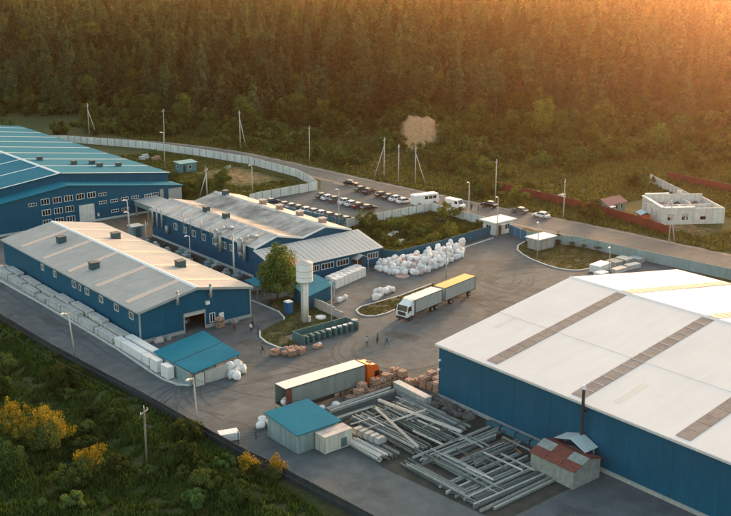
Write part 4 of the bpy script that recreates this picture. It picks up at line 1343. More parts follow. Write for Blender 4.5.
def cab(root, m, x0, L, W, H, tail=0):
    """Cab-over tractor facing +x, front at x0+L."""
    x1 = x0 + L
    prof = [(x0, .75), (x1 - .05, .75), (x1, 1.0), (x1 - .03, 1.7), (x1 - .28, 2.75), (x1 - .55, H - .45), (x1 - 1.0, H - .12), (x0 + .12, H), (x0, H - .1)]
    b = MB().extr([(u, w_) for u, w_ in prof], 'y', -W / 2, W / 2).build('cab', m, root)
    a, c = (x1 + .004, 1.78), (x1 - .262, 2.72)
    MB().hexa([(a[0] - .05, -W / 2 + .15, a[1]), (a[0] + .012, -W / 2 + .15, a[1]), (a[0] + .012, W / 2 - .15, a[1]), (a[0] - .05, W / 2 - .15, a[1]),
               (c[0] - .05, -W / 2 + .18, c[1]), (c[0] + .012, -W / 2 + .18, c[1]), (c[0] + .012, W / 2 - .18, c[1]), (c[0] - .05, W / 2 - .18, c[1])]).build('windscreen', GLASS, root)
    for s in (-1, 1):
        y = s * (W / 2 + .006)
        MB().hexa([(x1 - 1.25, y - .02, 1.75), (x1 - .2, y - .02, 1.75), (x1 - .2, y + .02, 1.75), (x1 - 1.25, y + .02, 1.75),
                   (x1 - 1.15, y - .02, 2.6), (x1 - .42, y - .02, 2.6), (x1 - .42, y + .02, 2.6), (x1 - 1.15, y + .02, 2.6)]).build('side_window', GLASS, root)
        MB().box(x1 - .2, x1 - .02, s * (W / 2 + .22) - .09, s * (W / 2 + .22) + .09, 1.7, 2.5).box(x1 - .15, x1 - .1, min(s * W / 2, s * (W / 2 + .2)), max(s * W / 2, s * (W / 2 + .2)), 2.3, 2.36).build('mirror', DKSTEEL, root)
        MB().box(x1 - .06, x1 + .05, s * .85 - .22, s * .85 + .22, .72, .95).build('headlight', mat('lamp_glass', (.75, .75, .72), rough=.2, var=.05), root)
        MB().box(x0 + .1, x1 - .15, s * W / 2 - .1, s * W / 2 + .03, .35, .78).build('side_step', DKSTEEL, root)
    MB().box(x1 - .12, x1 + .06, -W / 2 + .02, W / 2 - .02, .35, .74).build('bumper', DKSTEEL, root)
    MB().box(x1 - .02, x1 + .03, -W / 2 + .35, W / 2 - .35, 1.0, 1.6).build('grille', DKSTEEL, root)
    return b


# orange tractor with long trailer
ot = thing('articulated_lorry', 'orange-cabbed lorry with long grey curtain-sided trailer and open rear doors', 'lorry', (74.9, 108.7, 0.012), 0.0)
T = 13.9
MB().box(0, T, -1.27, 1.27, 1.05, 1.2).build('trailer_bed', DKSTEEL, ot)
for s in (-1, 1):
    MB().box(.75, T - .15, s * 1.27 - .03, s * 1.27 + .03, 1.2, 3.88).build('curtain', CURTAIN, ot)
    MB().box(0, .75, s * 1.27 - .035, s * 1.27 + .035, 1.1, 3.9).build('rear_side_panel', RUST if s < 0 else CURTAIN, ot)
    MB().box(0, T, s * 1.27 - .05, s * 1.27 + .05, 3.88, 4.0).build('roof_rail', DKSTEEL, ot)
    for k in range(9):
        x = 1.6 + k * 1.4
        MB().box(x - .025, x + .025, s * 1.30 - .012, s * 1.30 + .012, 1.2, 3.86).build('strap', CURTAIN, ot)
    MB().box(3.8, 8.4, s * 1.15 - .04, s * 1.15 + .04, .5, .95).build('side_guard', DKSTEEL, ot)
MB().box(T - .15, T, -1.27, 1.27, 1.1, 3.95).build('headboard', CURTAIN, ot)
MB().box(0, T, -1.25, 1.25, 3.96, 4.03).build('roof', TRAILTOP, ot)
for s in (-1, 1):
    MB().box(-.02, .9, s * 1.36 - .03, s * 1.36 + .03, 1.15, 3.85).build('rear_door', RUST if s < 0 else CURTAIN, ot)
MB().box(-.1, .05, -1.2, 1.2, .45, .6).build('rear_bumper', DKSTEEL, ot)
for x in (1.6, 2.95, 4.3):
    for s in (-1, 1):
        wheel(ot, x, s * 1.05, .5, .36)
for y in (-.95, .8):
    MB().box(9.6, 9.75, y, y + .15, .15, 1.05).build('landing_leg', DKSTEEL, ot)
MB().box(12.0, 18.3, -.45, .45, .75, 1.03).build('tractor_chassis', DKSTEEL, ot)
cab(ot, ORANGE, 15.0 - .6, 2.5, 2.48, 3.75)
MB().hexa([(14.35, -1.15, 3.3), (14.9, -1.15, 3.6), (14.9, 1.15, 3.6), (14.35, 1.15, 3.3), (14.3, -1.15, 3.95), (15.1, -1.05, 3.78), (15.1, 1.05, 3.78), (14.3, 1.15, 3.95)]).build('wind_deflector', ORANGE, ot)
MB().box(15.35, 15.95, -.35, .35, 3.68, 3.77).build('roof_hatch', DKSTEEL, ot)
for x in (12.8, 16.1):
    for s in (-1, 1):
        wheel(ot, x, s * 1.05, .52, .36)
MB().box(.6, T - .2, -1.2, 1.2, 1.21, 1.25).build('shade_lining', DARK, ot)  # near-black sheet put in to darken the trailer inside
MB().box(2.2, T - .3, -1.2, 1.2, 1.25, 3.7).build('shade_block', DARK, ot)  # near-black block standing in for shade inside the trailer, no real load

# white lorry with drawbar trailer
wl_ = thing('drawbar_lorry', 'white-cabbed lorry towing a second trailer with ochre roof', 'lorry', (133.2, 130.6, 0.012), R(180 + 10.5))
CH = 3.45
GREENTRIM = mat('green_trim', (.03, .12, .09), var=.1)


def boxbody(root, x0, x1, roofm, z0=1.0):
    MB().box(x0, x1, -1.25, 1.25, z0, z0 + .14).build('bed', DKSTEEL, root)
    for s in (-1, 1):
        MB().box(x0 + .06, x1 - .06, s * 1.25 - .03, s * 1.25 + .03, z0 + .14, CH - .1).build('curtain', CURTAIN2, root)
        MB().box(x0, x1, s * 1.25 - .045, s * 1.25 + .045, CH - .1, CH).build('roof_rail', GREENTRIM, root)
    for x in (x0, x1 - .1):
        MB().box(x, x + .1, -1.24, 1.24, z0 + .1, CH - .02).build('end_wall', CURTAIN2, root)
        for s in (-1, 1):
            MB().box(x - .01, x + .12, s * 1.26 - .05, s * 1.26 + .05, z0, CH + .01).build('corner_post', GREENTRIM, root)
    MB().box(x0, x1, -1.22, 1.22, CH - .03, CH + .045).build('roof', roofm, root)


boxbody(wl_, 0, 9.6, YELLOW)
boxbody(wl_, 10.5, 18.4, TRAILTOP)
MB().box(9.4, 11.5, -.12, .12, .6, .8).build('drawbar', DKSTEEL, wl_)
MB().box(10.6, 20.3, -.45, .45, .65, .98).build('chassis', DKSTEEL, wl_)
cab(wl_, CABWHITE, 18.6, 1.95, 2.4, 2.95)
MB().hexa([(18.65, -1.1, 2.85), (19.6, -1.0, 2.85), (19.6, 1.0, 2.85), (18.65, 1.1, 2.85), (18.65, -1.1, 3.5), (18.9, -1.0, 3.5), (18.9, 1.0, 3.5), (18.65, 1.1, 3.5)]).build('wind_deflector', CABWHITE, wl_)
for x in (1.8, 7.6, 12.0, 13.3, 19.5):
    for s in (-1, 1):
        wheel(wl_, x, s * 1.02, .48, .36)

# ------------------------------------------------------------------ cars
def car_meshes():
    W = .88
    lowp = [(-2.12, .35), (-2.15, .62), (-2.08, .85), (-1.75, .93), (.95, .93), (1.75, .82), (2.1, .66), (2.15, .38)]
    body = MB().extr([(u, z) for u, z in lowp[::-1]], 'y', -W, W)
    cabn = MB().hexa([(-1.72, -W + .03, .92), (1.02, -W + .03, .92), (1.02, W - .03, .92), (-1.72, W - .03, .92),
                      (-1.15, -W + .2, 1.40), (.25, -W + .2, 1.40), (.25, W - .2, 1.40), (-1.15, W - .2, 1.40)])
    roof = MB().hexa([(-1.2, -W + .18, 1.40), (.3, -W + .18, 1.40), (.3, W - .18, 1.40), (-1.2, W - .18, 1.40),
                      (-1.1, -W + .24, 1.46), (.2, -W + .24, 1.46), (.2, W - .24, 1.46), (-1.1, W - .24, 1.46)])
    for u0, u1 in ((-1.74, -1.17), (1.04, .27), (-.32, -.3)):
        for s in (-1, 1):
            roof.tube((u0, s * (W - .02), .92), (u1, s * (W - .19), 1.41), .045, n=5)
    return body, cabn, roof


CARP = [x.mesh(n, None) for x, n in zip(car_meshes(), ('body', 'glasshouse', 'car_roof'))]
TY = MB().tube((0, -.11, 0), (0, .11, 0), .32, n=14).mesh('wheel', RUBBER)
RIM = MB().tube((0, -.12, 0), (0, .12, 0), .19, n=10).mesh('rim', STEEL)
HL = MB().box(-.05, .05, -.16, .16, -.06, .06).mesh('headlight', mat('lamp_glass', (.75, .75, .72)))
TL = MB().box(-.05, .05, -.14, .14, -.07, .07).mesh('tail_light', mat('red_lens', (.35, .01, .01), rough=.2))
CARPAINT = {}


def car(label, x, y, rz, col, tall=1.0, group=None, long=1.0):
    t = thing('car', label, 'car', (x, y, .012), rz, group)
    key = tuple(col)
    if key not in CARPAINT:
        pm = mat('car_paint_%d' % len(CARPAINT), col, rough=.28, var=.04, spec=.5)
        ms = []
        for me, mm in zip(CARP, (pm, GLASS, pm)):
            c = me.copy()
            c.materials.clear()
            c.materials.append(mm)
            ms.append(c)
        CARPAINT[key] = ms
    for n, me in zip(('body', 'glasshouse', 'car_roof'), CARPAINT[key]):
        o = link(n, me, t)
        o.scale = (long, 1, tall)
    for u in (-1.35, 1.35):
        for s in (-1, 1):
            w_ = link('wheel', TY, t, (u * long, s * .79, .32))
            link('rim', RIM, w_)
    for s in (-1, 1):
        link('headlight', HL, t, (2.08 * long, s * .62, .7 * tall))
        link('tail_light', TL, t, (-2.1 * long, s * .64, .76 * tall))
    return t


WH, BK, GR, RD, GN, SV, DB = (.75, .74, .72), (.012, .012, .014), (.09, .095, .10), (.13, .018, .018), (.03, .07, .06), (.36, .37, .37), (.02, .03, .05)
d_ = R(-8)
car('dark green car leftmost in the front car park row', 160.6, 211.6, d_, GN)
car('white car second in the front car park row', 160.5, 209.0, d_, WH)
car('grey car third in the front car park row', 160.4, 205.9, d_, GR, 1.1)
car('white off-roader in the middle of the front car park row', 160.7, 202.2, d_, WH, 1.15)
car('white car beside the red one in the front car park row', 160.9, 199.7, d_, WH)
car('dark red car near the right end of the front car park row', 160.9, 196.9, d_, RD)
car('black car at the right end of the front car park row', 161.2, 193.9, d_, BK)
car('dark car alone at the far edge of the car park', 176.4, 219.6, R(-70), BK)
car('grey-green car left of a pair in the back car park row', 173.8, 211.8, d_, GN)
car('dark brown car right of a pair in the back car park row', 173.6, 208.6, R(10), (.06, .03, .025))
car('dark red car left of the minibus in the back car park row', 173.6, 203.0, d_, RD)
car('green and red-tailed car in the back car park row', 173.4, 199.8, d_, (.03, .055, .04))
car('white car third from left by the minibus', 173.2, 196.8, d_, WH, 1.1)
car('white car directly beside the minibus', 173.2, 193.9, d_, WH)
for i, (y, c, n) in enumerate(((214.5, DB, 'dark blue'), (209.4, GR, 'grey'), (206.8, SV, 'silver'), (204.2, DB, 'navy'), (201.4, WH, 'white'), (198.7, SV, 'second silver'), (196.0, WH, 'second white'), (193.2, (.20, .16, .13), 'beige'), (190.4, GN, 'dark green'), (187.6, GR, 'second grey'))):
    car('%s car parked against the teal fence, number %d from the far end' % (n, i + 1), 145.2 + (214.5 - y) * .11 + 1.4, y, R(-6), c)
car('black off-roader parked on the road verge by the tall pole', 186.6, 177.0, R(100), BK, 1.15)
car('dark grey saloon on the road left of the white one', 188.2, 168.2, R(98), (.10, .12, .12))
car('white car on the road in front of the red fence', 188.6, 161.6, R(97), WH)
# white covered truck on the roadside
vn = thing('delivery_van', 'white van with dark windscreen on the road near the lamp post', 'van', (179.6, 182.0, .016), R(-83))
MB().extr([(-2.6, .4), (2.6, .4), (2.62, 1.0), (2.0, 1.25), (1.35, 2.25), (-2.6, 2.3)][::-1], 'y', -.98, .98).build('body', CABWHITE, vn)
MB().hexa([(1.98, -.8, 1.3), (2.04, -.8, 1.3), (2.04, .8, 1.3), (1.98, .8, 1.3), (1.42, -.75, 2.15), (1.48, -.75, 2.15), (1.48, .75, 2.15), (1.42, .75, 2.15)]).build('windscreen', GLASS, vn)
for s in (-1, 1):
    MB().box(.5, 1.4, s * .985 - .01, s * .985 + .01, 1.3, 1.95).build('side_window', GLASS, vn)
    for x in (-1.6, 1.6):
        wheel(vn, x, s * .85, .35, .24)
# minibus
mb_ = thing('minibus', 'white minibus with dark side windows parked at the end of the car park', 'bus', (176.4, 189.8, .016), R(-8))
MB().extr([(-3.7, .4), (3.7, .4), (3.75, 1.2), (3.45, 2.75), (-3.7, 2.8)][::-1], 'y', -1.12, 1.12).build('body', CABWHITE, mb_)
for s in (-1, 1):
    for k in range(5):
        if k < 2 and s < 0:
            continue
        MB().box(-3.2 + k * 1.25, -2.15 + k * 1.25, s * 1.125 - .012, s * 1.125 + .012, 1.5, 2.3).build('side_window', GLASS, mb_)
    for x in (-2.3, 2.3):
        wheel(mb_, x, s * 1.0, .42, .28)
MB().hexa([(3.70, -1, 1.4), (3.745, -1, 1.4), (3.745, 1, 1.4), (3.70, 1, 1.4), (3.5, -.95, 2.5), (3.55, -.95, 2.5), (3.55, .95, 2.5), (3.5, .95, 2.5)]).build('windscreen', GLASS, mb_)

# blue cabin toilet
tl = thing('portable_toilet', 'blue cabin toilet with white roof at the kerb under the tree', 'toilet cabin', (99.9, 142.0, .13))
MB().box(-.6, .6, -.6, .6, .1, 2.15).build('cabin', mat('toilet_blue', (.015, .09, .22), var=.1), tl)
MB().hexa([(-.62, -.62, 2.15), (.62, -.62, 2.15), (.62, .62, 2.15), (-.62, .62, 2.15), (-.5, -.5, 2.35), (.5, -.5, 2.35), (.5, .5, 2.35), (-.5, .5, 2.35)]).build('roof', WHITE, tl)
MB().box(-.45, .45, -.64, -.6, .15, 2.05).build('door', mat('toilet_door', (.02, .12, .27)), tl)
MB().box(-.6, .6, -.6, .6, 0, .1).build('base', DKSTEEL, tl)

# green steel trough with open bays
tr = thing('storage_bays', 'dark green steel storage trough with a row of open bays beside the tower lawn', 'storage trough', (92.9, 127.8, 0))
L_ = 11.3
MB().box(0, L_, 3.2, 3.35, 0, 1.5).build('back_wall', GREENSTEEL, tr)
MB().box(0, .15, 0, 3.2, 0, 1.5).build('end_wall', GREENSTEEL, tr)
MB().box(L_ - .15, L_, 0, 3.2, 0, 1.5).build('end_wall', GREENSTEEL, tr)
MB().box(.15, L_ - .15, 1.6, 3.2, 0, .5).build('floor_plate', GREENSTEEL, tr)
for i in range(9):
    x = .9 + i * 1.15
    MB().box(x - .22, x + .22, .1, 1.3, 0, 1.25).build('bay_divider', GREENSTEEL, tr)
    if i > 3:
        MB().obox((x, .7, 1.25), (.5, .7, .16), .2 * i).build('white_packing', BAG, tr)
MB().box(.15, L_ - .15, 1.3, 1.42, 0, 1.2).build('mid_wall', GREENSTEEL, tr)
MB().tube((L_ + .1, 1.2, 0), (L_ + .1, 1.2, 1.5), .6, n=14).build('end_drum', GREENSTEEL, tr)
MB().tube((L_ + .1, 1.2, 1.5), (L_ + .1, 1.2, 1.56), .55, n=14).build('drum_lid', OLDWHITE, tr)

# ------------------------------------------------------------------ bags, blocks, bricks, beams
def lump_mesh(name, m, sx, sy, sz, seed, sub_=2):
    """Soft filled bag: rounded cube, bulging sides, gathered top."""
    import bmesh
    bm = bmesh.new()
    bmesh.ops.create_cube(bm, size=2)
    bmesh.ops.subdivide_edges(bm, edges=bm.edges[:], cuts=4, use_grid_fill=True)
    for v in bm.verts:
        p = v.co.copy()
        s = Vector((math.copysign(abs(p.x) ** 1.0, p.x), p.y, p.z))
        q = p.normalized() * 1.25
        r = p.lerp(q, .5) * .92
        n = noise.noise(p * 1.7 + Vector((seed * 7.1, 0, 0))) * .3 + noise.noise(p * 3.6 + Vector((0, seed * 3.3, 0))) * .16
        r *= 1 + n
        if r.z > .75:                 # gathered neck
            k = max(0, (r.z - .75))
            r.x *= 1 - k * 1.1
            r.y *= 1 - k * 1.1
            r.z += .12
        v.co = Vector((r.x * sx / 2, r.y * sy / 2, max(0.0, (r.z + .95) * sz / 2)))
    me = bpy.data.meshes.new(name)
    bm.to_mesh(me)
    bm.free()
    me.materials.append(m)
    me.polygons.foreach_set('use_smooth', [True] * len(me.polygons))
    return me


BAGS = [lump_mesh('bulk_bag', BAG, random.uniform(.95, 1.15), random.uniform(.95, 1.15), random.uniform(1.05, 1.3), i) for i in range(7)]
PBAGS = [lump_mesh('bulk_bag', BAGPINK, 1.05, 1.0, 1.0, 20 + i) for i in range(2)]


def bag(x, y, z, label, group, pink=False, s=.97):
    o = link('bulk_bag', random.choice(PBAGS if pink else BAGS), None, (x, y, z), random.uniform(0, 6.28))
    k_ = random.uniform(.8, 1.25)
    o.scale = (s * k_, s * random.uniform(.85, 1.25), s * random.uniform(.7, 1.15))
    o.rotation_euler = (random.uniform(-.5, .5) if z > .3 else random.uniform(-.12, .12), random.uniform(-.5, .5) if z > .3 else random.uniform(-.12, .12), random.uniform(0, 6.28))
    return tag(o, label, 'bag', group)


# long heap under the blue fence: inner edge follows the fence, outer edge the yard
inner = [(132.6, 156.2), (137.2, 153.6), (143, 153.6), (149, 153.9), (154.6, 154.2)]
outer = [(128.8, 152.4), (129.5, 148.2), (133.6, 144.8), (141, 146.2), (148.4, 148.4)]
NH = 25
for i in range(NH):
    t = i / (NH - 1)
    a = Vector((np.interp(t * 4, range(5), [p[0] for p in inner]), np.interp(t * 4, range(5), [p[1] for p in inner])))
    b = Vector((np.interp(t * 4, range(5), [p[0] for p in outer]), np.interp(t * 4, range(5), [p[1] for p in outer])))
    n = max(2, int((a - b).length / 1.35))
    for j in range(n):
        p = a.lerp(b, (j + .5) / n)
        x, y = p.x + random.uniform(-.3, .3), p.y + random.uniform(-.3, .3)
        pk = random.random() < (.12 if t < .55 else .02)
        bag(x, y, .01, 'pinkish filled bulk bag low in the heap below the blue fence' if pk else 'white filled bulk bag low in the heap below the blue fence',
            'pink bags in the fence heap' if pk else 'white bags in the fence heap', pk)
        if 0 < j < n - 1 or random.random() < .2:
            if random.random() < .62:
                pk = random.random() < (.16 if t < .55 else .02)
                bag(x + random.uniform(-.3, .3), y + random.uniform(-.3, .3), .95,
                    'pinkish bulk bag lying on top of the heap below the blue fence' if pk else 'white bulk bag lying on top of the heap below the blue fence',
                    'pink top bags' if pk else 'white top bags', pk)
        if 0 < j < n - 1 and t > .5 and random.random() < .2:
            bag(x, y, 1.8, 'white bulk bag at the very top of the heap near the gate', 'topmost white bags')
tag(MB().prism(wobble(arc(130.5, 146.6, 1.5, 0, 340, 14), .5, 3), .012, .07).build('fallen_sheet', BAGPINK), 'flat brownish sheet lying in front of the bag heap', 'sheet')
for x, y, z in ((116.7, 138.3, 0), (117.8, 138.8, 0), (119.0, 139.4, 0), (118.6, 140.3, 0), (120.4, 139.9, 0), (121.6, 140.4, 0), (122.5, 140.2, 0), (118.6, 139.3, .95), (122.0, 140.8, 0)):
    bag(x, y, z + .01, 'white bulk bag in the small heap beside the truck island' if z == 0 else 'white bulk bag on top of the small heap beside the truck island', 'small bag heap' if z == 0 else None)
for x, y, z in ((76.3, 123.6, 0), (77.6, 123.9, 0), (78.8, 124.2, 0), (78.9, 125.6, 0), (77.4, 125.2, 0), (79.6, 126.6, 0), (78.2, 124.6, .95), (76.6, 124.6, .95), (76.8, 122.8, 0)):
    bag(x, y, z + .01, 'grimy white bulk bag heaped at the open end of the blue canopy', 'bags at the canopy')
for x, y, z in ((70.2, 106.6, 0), (71.6, 106.2, 0), (73.2, 105.9, 0), (74.2, 106.4, 0), (72.6, 106.2, .95), (71.0, 107.3, 0)):
    bag(x, y, z + .01, 'white bulk bag lying between the trailer and the blue-roofed shed', 'bags behind the blue-roofed shed')
bag(75.8, 108.6, 1.22, 'white bag standing inside the open rear of the trailer', None)
bag(79.6, 105.6, .01, 'white bag on the ground between trailer and beams, left one', None)
bag(81.6, 104.9, .01, 'white bag on the ground between trailer and beams, right one', None)

# wrapped white cubes in front of the annex: two rows of six
for r_ in range(2):
    for i in range(7):
        x = 115.6 + i * 1.42 + r_ * .3
        y = 149.0 + r_ * 1.7 + i * .42
        o = MB().obox((0, 0, 0), (1.28, 1.5, 1.75 + random.uniform(-.08, .08))).obox((0, 0, 1.75), (1.1, 1.3, .08)).build('wrapped_pallet', mat('white_wrap', (.74, .72, .69), rough=.4, var=.07, scale=1.5, objvar=.06), loc=(x, y, .02), rz=R(14))
        tag(o, 'white wrapped cube in the %s row before the annex, number %d from the water tower' % (('front', 'back')[r_], i + 1), 'wrapped pallet', 'white cubes by the annex')
for i in range(3):
    bag(110.9 + i * .9, 141.6 + .3 * i, .01, 'dirty white bag heaped at the corner of the teal store', 'bags at the teal store', s=.8)


def slab_pack(label, x0, x1, y0, y1, h, lay, group, z0=.06, m=None):
    """Pack of long concrete slabs on bearers: layers with small offsets."""
    cx, cy = (x0 + x1) / 2, (y0 + y1) / 2
    t = thing('slab_stack', label, 'slab stack', (cx, cy, z0), 0, group)
    n = max(2, int((y1 - y0) / 1.7))
    lh = (h - .1) / lay
    for k in range(lay):
        mb = MB()
        dx = random.uniform(-.04, .04)
        for i in range(2):
            w_ = (x1 - x0) / 2
            mb.box(x0 - cx + w_ * i + .015 + dx, x0 - cx + w_ * (i + 1) - .015 + dx, y0 - cy + random.uniform(0, .12), y1 - cy - random.uniform(0, .12), .1 + k * lh, .1 + (k + 1) * lh - .03)
        mb.build('slab', m or CONCPALE, t)
    for i in range(2):
        y = y0 - cy + (y1 - y0) * (.2 + .6 * i)
        MB().box(x0 - cx - .03, x1 - cx + .03, y - .06, y + .06, 0, .1).build('bearer', WOOD, t)
        MB().box(x0 - cx - .05, x1 - cx + .05, y - .015, y + .015, .1, h + .008).build('strap', STEEL, t)
    return t


for i, (y0, y1, h) in enumerate(((192.5, 198.5, 1.3), (185.6, 191.8, 1.2), (179.3, 185.0, 1.0), (174.6, 178.4, .8), (167.8, 173.6, 1.4), (160.6, 167.2, 1.75), (154.6, 160.3, 1.15), (147.6, 154.1, 1.1))):
    slab_pack('pale slab stack in the kerb-side row, number %d from the canopy end' % (8 - i), 68.95, 70.15, y0, y1, h, 4, 'kerb-side slab stacks')
for i, (y0, y1, h) in enumerate(((191.0, 197.0, 1.4), (182.5, 189.5, 1.3), (174.2, 181.8, 1.3), (167.9, 173.2, 1.7), (160.0, 166.6, 1.95), (154.4, 159.6, 1.75), (147.0, 154.0, 1.4))):
    slab_pack('pale slab stack in the wall-side row, number %d from the canopy end' % (7 - i), 70.55, 71.95, y0, y1, h, 4, 'wall-side slab stacks')
slab_pack('long white slab pack on the kerb side beside the white cubes', 68.95, 70.2, 135.2, 146.8, 1.5, 4, None, m=WHITE)
slab_pack('long white slab pack on the wall side beside the white cubes', 70.6, 71.9, 135.4, 146.2, 1.6, 4, None, m=WHITE)
for lb, y0, y1 in (('white block cube nearer the long slab packs', 132.0, 134.1), ('white block cube nearer the blue canopy', 128.6, 130.8)):
    t = thing('block_pallet', lb, 'block pallet', (69.1, (y0 + y1) / 2, .06))
    for k in range(5):
        mb = MB()
        for i in range(3):
            for j in range(3):
                w_ = 1.1 / 3
                mb.box(-.55 + w_ * i + .008, -.55 + w_ * (i + 1) - .008, -1.05 + .7 * j + .012, -1.05 + .7 * (j + 1) - .012, .12 + k * .38, .12 + k * .38 + .365)
        mb.build('block_course', WHITE, t)
    MB().box(-.55, .55, -1, 1, 0, .11).build('pallet', WOOD, t)
t = thing('block_pallet', 'low white block pack by the dark fence in the foreground', 'block pallet', (65.0, 106.4, .012), R(-18))
for k in range(3):
    mb = MB()
    for i in range(4):
        for j in range(3):
            mb.box(-1.3 + .65 * i + .01, -.65 + .65 * i - .01, -.75 + .5 * j + .01, -.25 + .5 * j - .01, .12 + k * .34, .45 + k * .34)
    mb.build('block_course', WHITE, t)
MB().box(-1.25, 1.25, -.7, .7, 0, .11).build('pallet', WOOD, t)


def brick_meshes(seed, lay):
    rd = random.Random(seed)
    mb = MB()
    for k in range(lay):
        for i in range(4):
            for j in range(4):
                if k == lay - 1 and rd.random() < .12:
                    continue
                jx, jy = rd.uniform(-.02, .02), rd.uniform(-.02, .02)
                mb.box(-.56 + .28 * i + .01 + jx, -.56 + .28 * (i + 1) - .012 + jx, -.56 + .28 * j + .01 + jy, -.56 + .28 * (j + 1) - .012 + jy, .14 + k * .21, .14 + k * .21 + .195)
    return mb.mesh('brick_load', BRICK)


BL = [(n, brick_meshes(n * 10 + s, n)) for n in (2, 4, 5) for s in range(2)]
PAL = MB()
for i in range(5):
    PAL.box(-.6, .6, -.6 + .26 * i, -.44 + .26 * i, .11, .14)
for i in range(3):
    PAL.box(-.6 + .53 * i, -.48 + .53 * i, -.6, .6, 0, .11)
PAL = PAL.mesh('pallet', WOOD)


def brick_pallet(x, y, n, label, group=None, rz=0.0, z=.012):
    t = thing('brick_pallet', label, 'brick pallet', (x, y, z), rz, group)
    link('brick_load', random.choice([m for k, m in BL if k == n]), t)
    link('pallet', PAL, t)
    return t


row = [(83.4, 104.9, 2), (84.6, 105.6, 4), (85.9, 105.3, 5), (87.1, 106.1, 5), (88.3, 105.7, 4), (89.6, 106.2, 5), (90.8, 106.3, 5), (91.9, 106.5, 5), (93.2, 106.9, 5), (94.4, 107.3, 5)]
for i, (x, y, n) in enumerate(row):
    brick_pallet(x, y, n, 'pallet of reddish bricks along the lorry, number %d from its rear' % (i + 1), 'brick pallets along the lorry', random.uniform(-.1, .1))
    if n == 5:
        brick_pallet(x, y, 4 if i % 2 else 2, 'upper pallet of bricks on the lorry-side row, number %d from its rear' % (i + 1), 'upper brick pallets', random.uniform(-.15, .15), 1.21)
row2 = [(94.6, 105.9, 5), (94.7, 104.5, 5), (96.2, 104.3, 4), (96.3, 102.9, 5), (96.4, 101.5, 5), (97.6, 101.6, 5), (97.7, 103.0, 5), (97.5, 104.4, 4), (97.6, 100.2, 4), (96.4, 100.2, 5)]
for i, (x, y, n) in enumerate(row2):
    brick_pallet(x, y, n, 'pallet of reddish bricks at the warehouse corner, number %d from the orange cab' % (i + 1), 'brick pallets at the warehouse corner', random.uniform(-.1, .1))
    if n == 5 and i % 3 != 1:
        brick_pallet(x, y, 2 if i % 2 else 4, 'upper pallet of bricks at the warehouse corner, number %d from the orange cab' % (i + 1), 'upper corner brick pallets', random.uniform(-.15, .15), 1.21)
for i, (x, y, n) in enumerate(((86.9, 127.3, 4), (88.3, 126.4, 2), (88.7, 125.4, 4), (89.9, 126.5, 4), (90.3, 125.2, 4), (91.3, 126.3, 2), (89.6, 127.6, 2))):
    brick_pallet(x, y, n, 'pallet of reddish bricks at the lawn tip, number %d from the left' % (i + 1), 'brick pallets at the lawn tip', random.uniform(-.4, .4))
brick_pallet(93.9, 125.6, 2, 'single small pallet of bricks with a white bag before the green bays', None, .3)
bag(94.6, 125.9, .01, 'small white bag beside the single brick pallet', None, s=.5)
brick_pallet(86.9, 143.7, 5, 'pallet of bricks beside the open gate of the grey-roofed hall', None, .1)
brick_pallet(86.9, 143.7, 2, 'half pallet of bricks on top of the one beside the hall gate', None, .2, 1.21)

# steel and concrete beams stacked on the ground
BEAMC = mat('beam_concrete', (.33, .35, .33), rough=.85, var=.2, scale=1.4, objvar=.22)
BEAMW = mat('beam_pale', (.60, .56, .51), rough=.8, var=.12, scale=1.4, objvar=.1)
BEAMG = mat('beam_green_grey', (.14, .17, .155), rough=.7, var=.2, scale=1.4, objvar=.2)
BEAMR = mat('beam_rusty', (.22, .14, .10), rough=.8, var=.25, scale=1.4, objvar=.2)


def beam(x0, y0, x1, y1, w_, h, z, m, label, group, kind='I'):
    L = math.dist((x0, y0), (x1, y1))
    mb = MB()
    if kind == 'I':
        t_ = h * .16
        mb.box(0, L, -w_ / 2, w_ / 2, 0, t_).box(0, L, -w_ * .14, w_ * .14, t_, h - t_).box(0, L, -w_ / 2, w_ / 2, h - t_, h)
        for k in range(1, int(L / 1.6)):
            mb.box(k * 1.6 - .03, k * 1.6 + .03, -w_ * .48, w_ * .48, t_, h - t_)
    elif kind == 'tube':
        mb.tube((0, 0, h / 2), (L, 0, h / 2), h / 2, n=10)
    else:                             # channel with a groove along the top
        mb.box(0, L, -w_ / 2, -w_ * .28, 0, h).box(0, L, w_ * .28, w_ / 2, 0, h).box(0, L, -w_ * .28, w_ * .28, 0, h * .6)
    o = mb.build('beam', m, None, loc=(x0, y0, z), rz=math.atan2(y1 - y0, x1 - x0))
    return tag(o, label, 'beam', group)


def beam_field(x0, x1, ya, yb, n, label, group, mats, kinds, w_=.34, h=.38, layers=1, along='y', z=.03, jit=.5, fill=.9):
    for k in range(layers):
        for i in range(n):
            if random.random() > fill:
                continue
            u = x0 + (x1 - x0) * (i + .5) / n + random.uniform(-.06, .06)
            a, b = ya + random.uniform(-jit, jit), yb + random.uniform(-jit, jit)
            sk = random.uniform(-.35, .35)
            hh = h * random.uniform(.85, 1.1)
            args = (u, b, u + sk, a) if along == 'y' else (a, u, b, u + sk)
            beam(*args, w_ * random.uniform(.8, 1.15), hh, z + k * (h + .1), random.choice(mats), label, group, random.choice(kinds))


